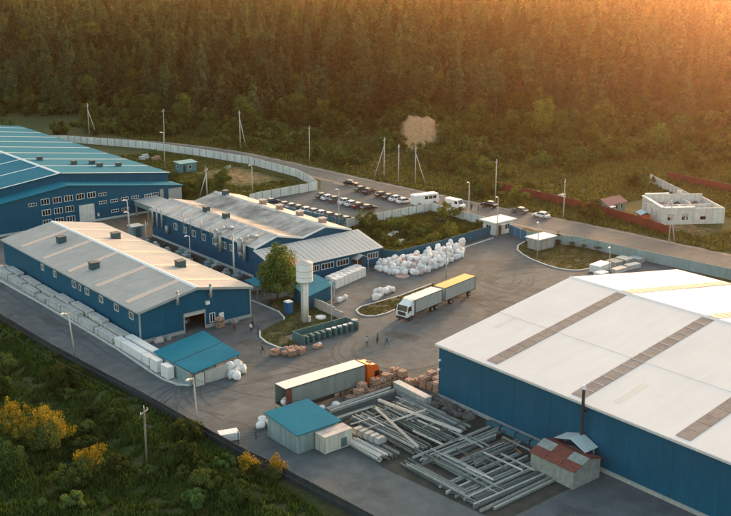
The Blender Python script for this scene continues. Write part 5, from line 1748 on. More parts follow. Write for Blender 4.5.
for i, y in enumerate((87.5, 91.5, 96, 100.5)):
    tag(MB().obox((0, 0, 0), (8.5, .25, .14)).build('timber_bearer', WOOD, loc=(84.6, y, .01), rz=.05), 'dark timber bearer under the long beams, number %d from the near side' % (i + 1), 'timber', 'bearers under the beams')
beam_field(80.6, 84.0, 88.2, 100.6, 11, 'grey ribbed steel beam in the left group of the beam yard', 'left beam group', [BEAMC, BEAMG, BEAMG, BEAMC, BEAMR], ['I', 'C', 'I'], .2, .26, 2, fill=.75, z=.15)
beam_field(84.4, 87.4, 87.2, 101.2, 10, 'grey ribbed steel beam in the middle group of the beam yard', 'middle beam group', [BEAMC, BEAMG, BEAMG], ['I', 'I', 'C'], .2, .28, 2, fill=.75, z=.15)
beam(86.2, 101.4, 88.0, 87.0, .34, .3, 1.25, BEAMW, 'long pale beam lying across the top of the beam yard', None, 'C')
beam(84.2, 99.6, 80.8, 87.4, .26, .25, 1.25, BEAMW, 'long pale beam on the left group of the beam yard', None, 'C')
beam_field(88.0, 91.2, 88.5, 101.0, 10, 'grey ribbed steel beam in the right group of the beam yard', 'right beam group', [BEAMC, BEAMG, BEAMC], ['I', 'C'], .2, .28, 2, fill=.75, z=.05)
beam_field(75.8, 77.2, 89.2, 95.0, 5, 'pale thin beam in the stack beside the cream container', 'beams by the container', [BEAMW, BEAMC, BEAMW], ['C', 'tube'], .24, .24, 3, z=.03, jit=.3)
beam_field(77.4, 79.0, 89.0, 94.0, 4, 'grey beam in the low stack right of the cream container', 'beams right of the container', [BEAMC, BEAMG], ['C'], .3, .26, 2, z=.03, jit=.3)
for i in range(5):
    t = MB().box(-.7, .7, -.42, .42, 0, .55).box(-.6, .6, -.34, .34, .55, .75).build('concrete_block', BEAMC, loc=(78.2 + .1 * i, 96.0 - i * .98, .85 if i else .85))
    tag(t, 'pale concrete block in the row on the low stack, number %d from the top' % (i + 1), 'concrete block', 'row of concrete blocks')
beam_field(103.6, 104.7, 79.4, 91.0, 3, 'long grey-green beam in the stack between lorry and beam yard', 'beams behind the brick row', [BEAMC, BEAMG], ['C', 'I'], .4, .4, 2, along='x', z=.05, jit=.3, fill=1)
beam_field(101.6, 102.8, 79.0, 86.0, 3, 'short grey beam crossing at the top of the beam yard', 'cross beams at the top', [BEAMC, BEAMW, BEAMG], ['C'], .3, .3, 1, along='x', z=.05, jit=.6)
t = thing('slab_stack', 'long pale concrete wall unit at the corner of the beam yard', 'wall unit', (91.9, 100.8, .02), R(-3))
for k in range(2):
    MB().box(-.55 + .05 * k, .55, -3.6, 3.6, k * .8, k * .8 + .77).build('wall_unit', BEAMC, t)
MB().box(-.6, .55, -3.65, 3.6, 1.58, 1.7).build('top_slab', BEAMW, t)
beam_field(84.6, 86.9, 80.5, 93.4, 8, 'grey beam lying crosswise at the lower right of the beam yard', 'crosswise beams', [BEAMC, BEAMG, BEAMC], ['C', 'I'], .2, .24, 2, along='x', z=.05, jit=2.0, fill=.8)
beam_field(80.6, 83.6, 84.4, 92.6, 9, 'thin grey beam lying crosswise near the rusty shed', 'thin crosswise beams', [BEAMC, BEAMG, BEAMR], ['C', 'tube'], .17, .2, 2, along='x', z=.05, jit=1.2, fill=.8)
beam_field(72.0, 80.0, 78, 91.5, 16, 'thin grey beam at the lower edge left of the rusty shed', 'lower edge beams', [BEAMC, BEAMG, BEAMC], ['C', 'I'], .3, .3, 1, along='x', z=.05, jit=1.2, fill=.8)
beam_field(77.5, 83.5, 76.0, 86.5, 15, 'grey beam of the lowest group in the beam yard', 'lowest beam group', [BEAMC, BEAMG], ['C', 'I'], .2, .24, 2, z=.05, jit=2.2, fill=.7)
for i in range(34):                   # loose pieces thrown across the stacks
    x, y = random.uniform(79, 92), random.uniform(76, 100)
    a = random.choice((1.57, 1.57, 0.0)) + random.uniform(-.09, .09)
    l = random.uniform(3, 8)
    zz = .85 if y > 87 else .6
    beam(x - math.cos(a) * l / 2, y - math.sin(a) * l / 2, x + math.cos(a) * l / 2, y + math.sin(a) * l / 2, random.uniform(.1, .2), random.uniform(.1, .2), zz + random.uniform(0, .35),
         random.choice((BEAMC, BEAMW, BEAMG, BEAMC)), 'loose thin bar thrown across the stacks of the beam yard', 'loose bars on the beam yard', random.choice('CI'))
for i, (x, y) in enumerate(((94.4, 87.2), (94.5, 84.6), (94.4, 82.0), (94.5, 79.4))):
    tag(MB().obox((0, 0, 0), (.9, 2.3, .6)).obox((0, 0, .6), (.7, 2.1, .05)).build('plinth_crate', mat('teal_crate', (.05, .15, .19), var=.15, objvar=.15), loc=(x, y, .012), rz=.04 * i), 'teal crate lying along the warehouse wall, number %d from the brick end' % (i + 1), 'crate', 'teal crates by the wall')
beam(92.6, 84.2, 91.4, 79.6, .14, .14, .05, mat('fresh_timber', (.45, .24, .13), var=.15), 'reddish timber lying alone near the rusty shed', None, 'C')


def rock_mesh(seed):
    import bmesh
    bm = bmesh.new()
    bmesh.ops.create_icosphere(bm, subdivisions=2, radius=.5)
    for v in bm.verts:
        v.co *= 1 + .5 * noise.noise(v.co * 2.2 + Vector((seed * 5, 0, 0)))
        v.co.z = max(-.22, v.co.z * .75)
    me = bpy.data.meshes.new('boulder')
    bm.to_mesh(me)
    bm.free()
    me.materials.append(STONE)
    return me


ROCKS = [rock_mesh(i) for i in range(4)]
for i in range(34):
    t = i / 45
    o = link('boulder', random.choice(ROCKS), None, (94.6 - random.uniform(0, 2.2) * (1 - .55 * t), 99.2 - t * 11.5 + random.uniform(-.4, .4), .2), random.uniform(0, 6))
    o.scale = (random.uniform(.7, 1.5),) * 3
    tag(o, 'grey rubble stone in the heap along the foot of the warehouse wall', 'stone', 'rubble along the warehouse')
for i, (x, y, a, b, c) in enumerate(((75.4, 144.0, 1.6, .7, .5), (77.2, 144.0, .8, .6, .5), (90.2, 144.3, 1.4, .8, .4), (100.4, 148.6, 1.6, .5, .6))):
    tag(MB().obox((0, 0, 0), (a, b, c)).obox((.1, 0, c), (a * .6, b * .7, c * .5)).build('scrap_pile', [OLDWHITE, STEEL, CONC, DKSTEEL][i], loc=(x, y, .012), rz=.2 * i),
        ['pale scrap sheets at the left foot of the hall gable', 'shiny metal scrap left of the hall gate', 'grey block pile at the foot of the white hall door', 'dark scrap on the ground beside the toilet cabin'][i], 'scrap')
# slab and sheet stacks at the far right lawn end
for i, (x, y, w_, l, h, m) in enumerate(((163.8, 124.4, 4.2, 2.4, 1.5, WHITE), (168.6, 124.6, 2.4, 2.6, 1.2, BEAMC), (171.6, 124.4, 2.4, 2.8, 1.3, BEAMC), (174.6, 123.6, 2.0, 2.6, 1.0, BEAMC), (166.2, 121.6, 3.4, 1.6, .8, BEAMW), (170.2, 121.4, 3.4, 1.5, .9, BEAMW), (160.6, 121.6, 2.4, 1.8, 1.0, WHITE))):
    t = thing('slab_stack', ['white wrapped slab stack at the kerb end of the gate lawn', 'grey slab stack next to the white one at the gate lawn', 'second grey slab stack at the gate lawn', 'grey slab stack nearest the pale teal fence', 'low pale slab pile behind the warehouse ridge', 'second low pale slab pile behind the warehouse ridge', 'white slab pile at the yard edge by the warehouse roof'][i], 'slab stack', (x, y, .012), R(random.uniform(-8, 8)))
    n = 4
    for k in range(n):
        MB().box(-w_ / 2 + random.uniform(-.08, .08), w_ / 2 + random.uniform(-.08, .08), -l / 2, l / 2, k * h / n, (k + 1) * h / n - .035).build('slab', m, t)
# debris in the weedy plots
for lb, x, y, m, s in (('dark scrap block on the earth patch near the minibus', 168.4, 183.0 - 2.2, DKSTEEL, (1.6, .9, .7)), ('dark scrap block on the earth patch near the round bush', 166.9, 173.2, DKSTEEL, (1.7, 1.1, .9)),
                       ('flat pale concrete slab in the weeds', 150.0, 172.0, CONCPALE, (4.5, 1.4, .3)), ('broken pale slab lower in the weeds', 147.0, 165.8, CONCPALE, (2.6, 1.2, .35)),
                       ('pale rubble block on the waste ground left of the fence bend', 150.2, 290.0, CONCPALE, (3.2, 1.6, 1.2)), ('reddish rubble block on the waste ground left of the fence bend', 152.6, 287.0, BRICK, (2.6, 1.4, 1.0)),
                       ('white slab lying on the waste ground', 163.0, 262.0, CONCPALE, (2.5, 1, .5)), ('white sign board at the fence corner by the car park', 170.6, 233.0, WHITE, (2.4, .15, 1.2)),
                       ('pale rubbish heap behind the red fence', 208, 171.5, OLDWHITE, (3.2, 1.6, .9)), ('blue crate behind the red fence', 206.5, 178.5, BLUEFENCE, (1.4, 1, .8)), ('white tarpaulin pile behind the red fence', 206, 166.0, WHITE, (2.2, 1.4, .7))):
    tag(MB().obox((0, 0, 0), s, .3, .1).obox((s[0] * .12, 0, s[2] * .9), (s[0] * .55, s[1] * .6, s[2] * .5), -.4, .1).build('debris', m, loc=(x, y, gz(x, y)), rz=random.uniform(-.5, .5)), lb, 'debris')
# kit in the narrow lane beside the workshop
for i in range(13):
    y = 166 + i * 2.7
    tag(MB().obox((0, 0, 0), (random.uniform(1, 2), random.uniform(.9, 1.8), random.uniform(.5, 1.2)), random.uniform(-.3, .3)).obox((.2, .1, .4), (.8, .8, .9), random.uniform(-.5, .5)).build('crate', [TEALPALE, CONC, DKSTEEL, CONCPALE][i % 4], loc=(103.4 + random.uniform(-1.6, 1.6), y, .012)),
        'lumpy crate in the lane below the workshop windows, number %d from the tree' % (i + 1), 'crate', 'crates in the lane')


# ------------------------------------------------------------------ people
def person(label, x, y, rz, shirt, trousers, pose='stand', hair=(.03, .02, .015), z=.012):
    t = thing('person', label, 'person', (x, y, z), rz)
    # skeleton: one vertex per joint, radii grown into one body by a skin modifier
    sw = {'stand': 0.06, 'walk': .28}[pose]
    V = {'pelvis': (0, 0, .95, .15), 'waist': (0, 0, 1.1, .135), 'chest': (0.01, 0, 1.32, .165), 'neckb': (0, 0, 1.48, .075), 'neck': (.01, 0, 1.55, .06), 'head': (.02, 0, 1.65, .105), 'crown': (.015, 0, 1.75, .075)}
    E_ = [('pelvis', 'waist'), ('waist', 'chest'), ('chest', 'neckb'), ('neckb', 'neck'), ('neck', 'head'), ('head', 'crown')]
    for s, n in ((1, 'l'), (-1, 'r')):
        f = sw * s
        V.update({n + 'hip': (0, .1 * s, .88, .105), n + 'knee': (f * .7 + .03, .11 * s, .5, .07), n + 'ank': (f * 1.1 - .02, .12 * s, .1, .048), n + 'toe': (f * 1.1 + .15, .13 * s, .045, .04),
                  n + 'sho': (0, .2 * s, 1.42, .07), n + 'elb': (-f * .5 - .03, .26 * s, 1.14, .05), n + 'wri': (-f * .8 + .1, .25 * s, .92, .036), n + 'hand': (-f * .8 + .14, .245 * s, .83, .04)})
        E_ += [('pelvis', n + 'hip'), (n + 'hip', n + 'knee'), (n + 'knee', n + 'ank'), (n + 'ank', n + 'toe'), ('chest', n + 'sho'), (n + 'sho', n + 'elb'), (n + 'elb', n + 'wri'), (n + 'wri', n + 'hand')]
    names = list(V)
    me = bpy.data.meshes.new('body')
    me.from_pydata([V[n][:3] for n in names], [(names.index(a), names.index(b)) for a, b in E_], [])
    o = bpy.data.objects.new('body', me)
    COL.objects.link(o)
    o.parent = t
    md = o.modifiers.new('skin', 'SKIN')
    for n, sv in zip(names, me.skin_vertices[0].data):
        sv.radius = (V[n][3], V[n][3])
        sv.use_root = n == 'pelvis'
    md.use_smooth_shade = True
    sd = o.modifiers.new('sub', 'SUBSURF')
    sd.levels = sd.render_levels = 1
    m = bpy.data.materials.new('clothes')
    m.use_nodes = True
    N, L = m.node_tree.nodes, m.node_tree.links
    b = N['Principled BSDF']
    b.inputs['Roughness'].default_value = .85
    tc_ = N.new('ShaderNodeTexCoord')
    sx = N.new('ShaderNodeSeparateXYZ')
    L.new(tc_.outputs['Object'], sx.inputs[0])
    rp = N.new('ShaderNodeValToRGB')
    rp.color_ramp.interpolation = 'CONSTANT'
    els = rp.color_ramp.elements
    els[0].position, els[0].color = 0, (.02, .018, .016, 1)
    els[1].position, els[1].color = .06, (*trousers, 1)
    for p_, c_ in ((.52, shirt), (.845, (.42, .24, .17))):
        e = els.new(p_)
        e.color = (*c_, 1)
    dv = N.new('ShaderNodeMath')
    dv.operation = 'DIVIDE'
    dv.inputs[1].default_value = 1.8
    L.new(sx.outputs[2], dv.inputs[0])
    L.new(dv.outputs[0], rp.inputs[0])
    L.new(rp.outputs[0], b.inputs['Base Color'])
    me.materials.append(m)
    # hair cap
    hm = MB()
    for k, (r0, z0) in enumerate(((.118, 1.70), (.118, 1.76), (.075, 1.83), (.01, 1.85))):
        if k:
            hm.tube((.0, 0, pz), (.0, 0, z0), pr0, r0, n=10, cap=False)
        pr0, pz = r0, z0
    hm.build('hair', mat('hair_%d' % int(hair[0] * 1000), hair, rough=.8), t, True)
    return t


DKC, NV, OLV = (.03, .032, .035), (.03, .045, .09), (.07, .075, .05)
person('person in red-brown top standing alone by the hall corner', 87.6, 140.3, 1.0, (.20, .05, .035), DKC)
person('person in white top within the group of three at the kerb', 89.5, 138.2, .3, (.62, .58, .55), NV)
person('person in dark clothes at the back of the group of three at the kerb', 90.8, 139.6, -1.2, DKC, DKC)
person('person in blue jacket at the front of the group of three at the kerb', 90.5, 137.5, 2.5, (.03, .10, .16), DKC)
person('person in dark work clothes walking left of the brick pallets', 85.6, 129.0, -.8, (.035, .045, .045), (.04, .05, .05), 'walk')
person('person in pale top walking in the open yard, left of three', 100.4, 121.0, .9, (.45, .42, .38), (.10, .09, .08), 'walk')
person('person in dark top in the open yard, middle of three', 102.6, 121.0, 2.0, (.09, .085, .075), DKC)
person('person in blue clothes in the open yard, right of three', 103.3, 119.5, 2.4, (.05, .15, .24), (.04, .07, .12), 'walk')
person('worker in pale shirt standing inside the open hall gate', 82.2, 146.8, -1.5, (.30, .34, .36), DKC)
person('worker in dark shirt at the right inside the open hall gate', 82.9, 147.2, -1.8, (.12, .10, .09), DKC)
person('person in dark clothes standing beside the road near the van', 180.6, 177.3, .5, DKC, DKC, z=.02)
person('second person in dark clothes standing beside the road near the van', 181.6, 175.8, 2.5, (.05, .05, .06), DKC, z=.02)

# ------------------------------------------------------------------ vegetation
def leaf_faces(P, size, asp=1.0, up=0.0, rg=rng, out=None):
    """One bent quad per point, randomly turned; returns vertex and face arrays."""
    n = len(P)
    d = rg.normal(size=(n, 3))
    d[:, 2] += up
    if out is not None:               # leaves lie over the crown's surface, facing out and up
        o_ = out / (np.linalg.norm(out, axis=1)[:, None] + 1e-6) + (0, 0, .45) + rg.normal(size=(n, 3)) * .45
        o_ /= np.linalg.norm(o_, axis=1)[:, None]
        d -= (d * o_).sum(1)[:, None] * o_
    d /= np.linalg.norm(d, axis=1)[:, None]
    e = np.cross(o_, d) if out is not None else rg.normal(size=(n, 3))
    e -= (e * d).sum(1)[:, None] * d
    e /= np.linalg.norm(e, axis=1)[:, None]
    s = size * rg.uniform(.6, 1.3, (n, 1))
    a = d * s * asp
    b = e * s
    V = np.stack([P - a - b * .25, P - a * .1 - b * .6, P + a + b * .1, P + a * .05 + b * .6], 1).reshape(-1, 3)
    F = np.arange(4 * n).reshape(n, 4)
    return V, F


def np_mesh(name, V, F, m):
    me = bpy.data.meshes.new(name)
    V = np.asarray(V, np.float32)
    F = np.asarray(F, np.int32)
    me.vertices.add(len(V))
    me.vertices.foreach_set('co', V.ravel())
    me.loops.add(F.size)
    me.loops.foreach_set('vertex_index', F.ravel())
    me.polygons.add(len(F))
    me.polygons.foreach_set('loop_start', np.arange(0, F.size, F.shape[1], dtype=np.int32))
    me.update(calc_edges=True)
    me.materials.append(m)
    return me


def trunk_mesh(name, h, r, m, limbs=0, spread=2.0, base=.35, rd=random):
    mb = MB()
    pts = [Vector((0, 0, -.4))]
    for i in range(1, 5):
        pts.append(Vector((rd.uniform(-.03, .03) * h, rd.uniform(-.03, .03) * h, h * i / 4)))
    for i in range(4):
        mb.tube(pts[i], pts[i + 1], r * (1 - i * .22), r * (1 - (i + 1) * .22), n=6, cap=False)
    for k in range(limbs):
        t = base + (.9 - base) * k / max(1, limbs)
        a = rd.uniform(0, 6.28)
        p = pts[0].lerp(pts[4], t)
        L = spread * rd.uniform(.5, .9)
        mb.tube(p, p + Vector((math.cos(a) * L, math.sin(a) * L, L * .6)), r * .4, r * .1, n=5, cap=False)
    return mb.mesh(name, m)


def pine_crown(h, R0, base, n, leaf, seed):
    g = np.random.default_rng(seed)
    P = []
    nw = int(h * 1.1)
    for w in range(nw):
        t = base + (1 - base) * (w + g.uniform(-.3, .3)) / nw
        t = min(max(t, base), .995)
        rad = R0 * (1 - ((t - base) / (1 - base)) ** 1.45) * (.55 + .45 * min(1, (t - base) * 8)) + .15
        nb = 5 if t < .85 else 4
        a0 = g.uniform(0, 6.28)
        for b in range(nb):
            if g.random() < .12:
                continue
            a = a0 + 6.283 * b / nb + g.uniform(-.35, .35)
            L = rad * g.uniform(.6, 1.15)
            k = max(3, int(n / (nw * nb) * (.4 + L / R0)))
            u = g.uniform(.12, 1, k) ** .75
            sp = .16 + .16 * L
            p = np.stack([np.cos(a) * u * L, np.sin(a) * u * L, t * h - .16 * u * L + .22 * (u * L) * (t > .7)], 1) + g.normal(size=(k, 3)) * (sp, sp, sp * .55)
            P.append(p)
    P.append(np.stack([g.normal(size=24) * .12, g.normal(size=24) * .12, h * g.uniform(.9, 1.03, 24)], 1))
    P = np.concatenate(P)
    return leaf_faces(P, leaf, 1.25, .1, g, P * (1, 1, 0) + (0, 0, .4))


def round_crown(h, rx, base, n, leaf, seed, clumps=26, squash=1.0):
    g = np.random.default_rng(seed)
    P, Q = [], []
    cz, rz = h * (base + 1) / 2, h * (1 - base) / 2
    for c in range(clumps):
        d = g.normal(size=3)
        d /= np.linalg.norm(d)
        rr = g.uniform(.35, .95)
        ctr = np.array([d[0] * rx * rr, d[1] * rx * rr, cz + d[2] * rz * rr * squash])
        cr = g.uniform(.2, .38) * min(rx, rz) * 1.15
        k = n // clumps
        q = g.normal(size=(k, 3))
        q /= np.linalg.norm(q, axis=1)[:, None]
        q *= (g.uniform(.25, 1, (k, 1)) ** .5) * cr
        P.append(ctr + q)
        Q.append(q / cr + (ctr - (0, 0, cz)) / max(rx, rz) * .6)
    return leaf_faces(np.concatenate(P), leaf, 1.0, .3, g, np.concatenate(Q))


PINES, BROADS, BUSHES = [], [], []
for i, (h, r, b) in enumerate(((17.5, 3.5, .14), (19.5, 3.2, .22), (15.5, 3.7, .08), (20.5, 3.7, .28), (18, 2.9, .18))):
    V, F = pine_crown(h, r, b, 2600, .40, 100 + i)
    PINES.append((h, np_mesh('crown', V, F, PINELEAF), trunk_mesh('trunk', h * .94, .24, PINEBARK, 4, 1.6, .3)))
for i, (h, r, b) in enumerate(((17, 2.7, .3), (19, 2.9, .42), (15, 3.0, .25))):     # older pines with rounded, broken crowns
    V, F = round_crown(h, r, b, 2300, .36, 150 + i, 24)
    PINES.append((h, np_mesh('crown', V, F, PINELEAF), trunk_mesh('trunk', h * .9, .24, PINEBARK, 5, 1.8, .35)))
for i, (h, r, b) in enumerate(((11.5, 3.6, .2), (9, 3.4, .12), (13, 3.4, .22), (10, 4.2, .15))):
    V, F = round_crown(h, r, b, 2100, .30, 200 + i, 34)
    BROADS.append((h, np_mesh('crown', V, F, BROADLEAF), trunk_mesh('trunk', h * .8, .2, BARK, 6, 2.2, .25)))
for i, (h, r) in enumerate(((2.6, 1.9), (3.4, 2.2), (2.0, 1.8))):
    V, F = round_crown(h, r, .02, 900, .20, 300 + i, 20)
    BUSHES.append((h, np_mesh('crown', V, F, BUSHLEAF), trunk_mesh('trunk', h * .6, .07, BARK, 4, .8, .1)))


def plant(kind, name, label, cat, x, y, s, group, rz=None, mats=None):
    h, cm, tm_ = kind
    t = thing(name, label, cat, (x, y, gz(x, y) - .05), random.uniform(0, 6.28) if rz is None else rz, group)
    t.scale = (s * random.uniform(.88, 1.12), s * random.uniform(.88, 1.12), s)
    link('trunk', tm_, t)
    link('crown', cm, t)
    return t


# forest: scatter on a jittered grid over the hill
def clear_bank(f, r):
    return abs(r - 20.5 - .25 * (f - 343)) < (3.5 if f < 340 else 7.0) and 331 < f < 353


def zone(r_):
    return 'above the blue plant' if r_ < -60 else ('above the road bend' if r_ < -22 else ('above the car park' if r_ < 22 else ('above the red fence' if r_ < 75 else 'under the sun glow')))


pines, edge = [], []
f = 352.0
while f < 1150:
    step = 6.9 if f < 520 else (7.6 if f < 700 else 9 if f < 900 else 12)
    r = -0.46 * f - 25
    rmax = 0.62 * f + 40 if f < 700 else .42 * f + 40
    while r < rmax:
        ff, rr = f + random.uniform(-.45, .45) * step, r + random.uniform(-.45, .45) * step
        d = ff - float(hill_base(rr))
        edge0 = 26 + 13 * noise.noise((rr * .03, 4.2, 0)) + (30 if rr > 35 else 0) * min(1, max(0, (rr - 35) / 30)) + (14 if -110 < rr < -72 else 0)
        if d > edge0 and not clear_bank(ff, rr) and noise.noise((ff * .022, rr * .022, 7)) > -.42:
            pines.append((ff, rr, d - edge0))
        r += step
    f += step
vis = [p for p in pines if abs(p[1] - 3) < .36 * p[0] + 4]
vis.sort(key=lambda p: p[0] - float(hill_base(p[1])))
near = vis[:330]
nearset = set(near)
cnt = 0
for k, (ff, rr, d) in enumerate(near):
    x, y = from_fr(ff, rr)
    if random.random() < (.34 if d < 14 else .16) and cnt < 70:
        cnt += 1
        plant(random.choice(BROADS), 'broadleaf_tree', 'leafy tree among the pines of the forest front ' + zone(rr), 'tree', x, y, random.uniform(.85, 1.25), 'leafy trees in the forest front ' + zone(rr))
    else:
        plant(random.choice(PINES), 'pine_tree', 'tall dark pine in the front of the forest ' + zone(rr), 'tree', x, y, random.uniform(.62, 1.2), 'pines of the forest front ' + zone(rr))
rest = [p for p in pines if p not in nearset]


def scatter_stuff(name, label, pts, sources):
    """One object that instances whole plants on its points; the plants come from unlinked source meshes."""
    me = bpy.data.meshes.new(name)
    me.from_pydata([p[:3] for p in pts], [], [])
    a = me.attributes.new('size', 'FLOAT', 'POINT')
    a.data.foreach_set('value', [p[3] for p in pts])
    a = me.attributes.new('spin', 'FLOAT', 'POINT')
    a.data.foreach_set('value', [random.uniform(0, 6.283) for p in pts])
    a = me.attributes.new('pick', 'INT', 'POINT')
    a.data.foreach_set('value', [p[4] for p in pts])
    o = link(name, me)
    o['kind'] = 'stuff'
    o['label'] = label
    ng = bpy.data.node_groups.new(name, 'GeometryNodeTree')
    ng.interface.new_socket('Geometry', in_out='INPUT', socket_type='NodeSocketGeometry')
    ng.interface.new_socket('Geometry', in_out='OUTPUT', socket_type='NodeSocketGeometry')
    N, L = ng.nodes, ng.links
    gi, go = N.new('NodeGroupInput'), N.new('NodeGroupOutput')
    join = N.new('GeometryNodeJoinGeometry')

    def attr(nm, ty):
        n_ = N.new('GeometryNodeInputNamedAttribute')
        n_.data_type = ty
        n_.inputs['Name'].default_value = nm
        return n_.outputs['Attribute']
    size, spin, pick = attr('size', 'FLOAT'), attr('spin', 'FLOAT'), attr('pick', 'INT')
    comb = N.new('ShaderNodeCombineXYZ')
    L.new(spin, comb.inputs[2])
    for i, src in enumerate(sources):
        oi = N.new('GeometryNodeObjectInfo')
        oi.inputs['Object'].default_value = src
        oi.inputs['As Instance'].default_value = True
        cmp_ = N.new('FunctionNodeCompare')
        cmp_.data_type = 'INT'
        cmp_.operation = 'EQUAL'
        L.new(pick, cmp_.inputs[2])
        cmp_.inputs[3].default_value = i
        ip = N.new('GeometryNodeInstanceOnPoints')
        L.new(gi.outputs[0], ip.inputs['Points'])
        L.new(cmp_.outputs[0], ip.inputs['Selection'])
        L.new(oi.outputs['Geometry'], ip.inputs['Instance'])
        L.new(comb.outputs[0], ip.inputs['Rotation'])
        L.new(size, ip.inputs['Scale'])
        L.new(ip.outputs[0], join.inputs[0])
    L.new(join.outputs[0], go.inputs[0])
    md = o.modifiers.new('scatter', 'NODES')
    md.node_group = ng
    return o


def whole(name, crown, trunk):
    """Crown and trunk as one unlinked source object."""
    me = crown.copy()
    me.name = name
    nv = len(me.vertices)
    cv = np.empty(nv * 3, np.float32)
    me.vertices.foreach_get('co', cv)
    tv = np.empty(len(trunk.vertices) * 3, np.float32)
    trunk.vertices.foreach_get('co', tv)
    faces = [tuple(range(4 * i, 4 * i + 4)) for i in range(nv // 4)] + [tuple(v + nv for v in p.vertices) for p in trunk.polygons]
    me2 = bpy.data.meshes.new(name)
    me2.from_pydata(np.concatenate([cv, tv]).reshape(-1, 3).tolist(), [], faces)
    me2.materials.append(crown.materials[0])
    me2.materials.append(trunk.materials[0])
    idx = np.zeros(len(faces), np.int32)
    idx[nv // 4:] = 1
    me2.polygons.foreach_set('material_index', idx)
    return bpy.data.objects.new(name, me2)


PSRC = [whole('forest_pine_form', c, t) for h, c, t in PINES] + [whole('forest_leafy_form', c, t) for h, c, t in BROADS[:3]]
pts = []
for ff, rr, d in rest:
    x, y = from_fr(ff, rr)
    pk = random.randrange(8) if random.random() > .2 else 8 + random.randrange(3)
    pts.append((x, y, gz(x, y) - .2, random.choice((.62, .8, .9, 1.0, 1.1, 1.25)) * random.uniform(.92, 1.08), pk))
scatter_stuff('forest', 'dense pine forest covering the hill behind the road', pts, PSRC)

# bushes and small trees between road and forest
bn = 0
cand = []
for k in range(9000):
    ff, rr = random.uniform(225, 470), random.uniform(-190, 175)
    x, y = from_fr(ff, rr)
    d = ff - float(hill_base(rr))
    i = min(range(0, 160, 3), key=lambda j: (far_edge[j][0] - x) ** 2 + (far_edge[j][1] - y) ** 2)
    fx, fy = far_edge[i]
    fe = to_fr(fx, fy)[0]
    if ff < fe + 5 or (x < fx + 4) or clear_bank(ff, rr) or d > 55:
        continue
    if 196 < x < 222 and 112 < y < 182:
        continue
    if 186 < x < 230 and 222 < y < 254 and abs((y - 226) - .72 * (x - 190)) < 7:
        continue
    dens = noise.noise((x * .03, y * .03, 2))
    close = d > -28
    if random.random() > (.9 if close else .4) or dens < (-.25 if close else .0):
        continue
    cand.append((x, y, d))
cand.sort(key=lambda c: to_fr(c[0], c[1])[0])
sel = random.sample(cand, min(len(cand), 285))
for x, y, d in sel:
    f_, r_ = to_fr(x, y)
    if d > -14 and random.random() < .3:
        plant(random.choice(BROADS), 'broadleaf_tree', 'green broadleaf tree on the open slope ' + zone(r_), 'tree', x, y, random.uniform(.5, .95), 'broadleaf trees on the slope ' + zone(r_))
    else:
        plant(random.choice(BUSHES), 'bush', 'green bush on the rough slope ' + zone(r_), 'bush', x, y, random.uniform(.9, 2.2) if d > -40 else random.uniform(.6, 1.5), 'bushes on the slope ' + zone(r_))
rest_b = [c for c in cand if c not in set(sel)]
BSRC = [whole('undergrowth_bush_form', c, t) for h, c, t in BUSHES]
scatter_stuff('undergrowth', 'dense low scrub on the slope between the road and the forest',
              [(x, y, gz(x, y) - .1, random.uniform(.45, 1.5), random.randrange(3)) for x, y, d in rest_b], BSRC)
# landmark trees
for lb, px_f, px_r, s, kd in (('big round leafy tree left of the three poles beyond the road', 338, -7, 1.25, 0), ('leafy tree right below the sand bank', 336, 31, .95, 3), ('leafy tree left of the sand bank', 338, 8.5, .8, 1),
                              ('large leafy tree on the right slope below the glowing forest', 345, 62, 1.3, 2), ('second large leafy tree on the right slope', 352, 84, 1.35, 0), ('round leafy tree near the right edge of the slope', 330, 96, 1.1, 3),
                              ('wide leafy tree right of the sand bank', 348, 43, 1.1, 1), ('leafy tree at the far left above the plant roof', 408, -92, 1.1, 3), ('leafy tree beyond the road bend', 372, -62, 1.15, 2), ('leafy tree right of the tall braced pole', 360, -38, 1.2, 0)):
    x, y = from_fr(px_f, px_r)
    plant(BROADS[kd], 'broadleaf_tree', lb, 'tree', x, y, s, None)
for i, (ff, rr, sc) in enumerate(((337, 15.2, 1.0), (341, 13.4, 1.3), (346, 13.0, 1.2), (351, 15.5, 1.1), (354, 21, 1.0), (355, 27, 1.3), (349, 30.5, 1.3), (343, 28.5, 1.0), (338, 25.5, 1.1))):
    x, y = from_fr(ff, rr)
    plant(BUSHES[i % 3], 'bush', 'green bush growing on the rim of the bare sand bank', 'bush', x, y, sc, 'bushes round the sand bank')
plant(BUSHES[1], 'bush', 'dark bare-looking bush in front of the red fence', 'bush', 196.6, 153.0, 1.5, None)
plant(BUSHES[1], 'bush', 'round light green bush by the fence near the van', 'bush', 168.9, 173.0, 1.45, None)
plant(BUSHES[0], 'bush', 'small bush left of the gatehouse', 'bush', 170.0, 164.4, .75, None)
for i, (x, y) in enumerate(((172.6, 146.2 - 3.4), (173.2, 139.4), (173.4, 136.4), (174.2, 133.2))):
    V, F = pine_crown(2.0 if i else 2.8, .45, .05, 320, .12, 900 + i)
    t = thing('young_spruce', 'small young spruce on the gate lawn along the pale teal fence', 'spruce', (x, y, .12), 0, 'young spruces on the gate lawn')
    link('trunk', trunk_mesh('trunk', 1.7, .04, BARK), t)
    link('crown', np_mesh('crown', V, F, PINELEAF), t)
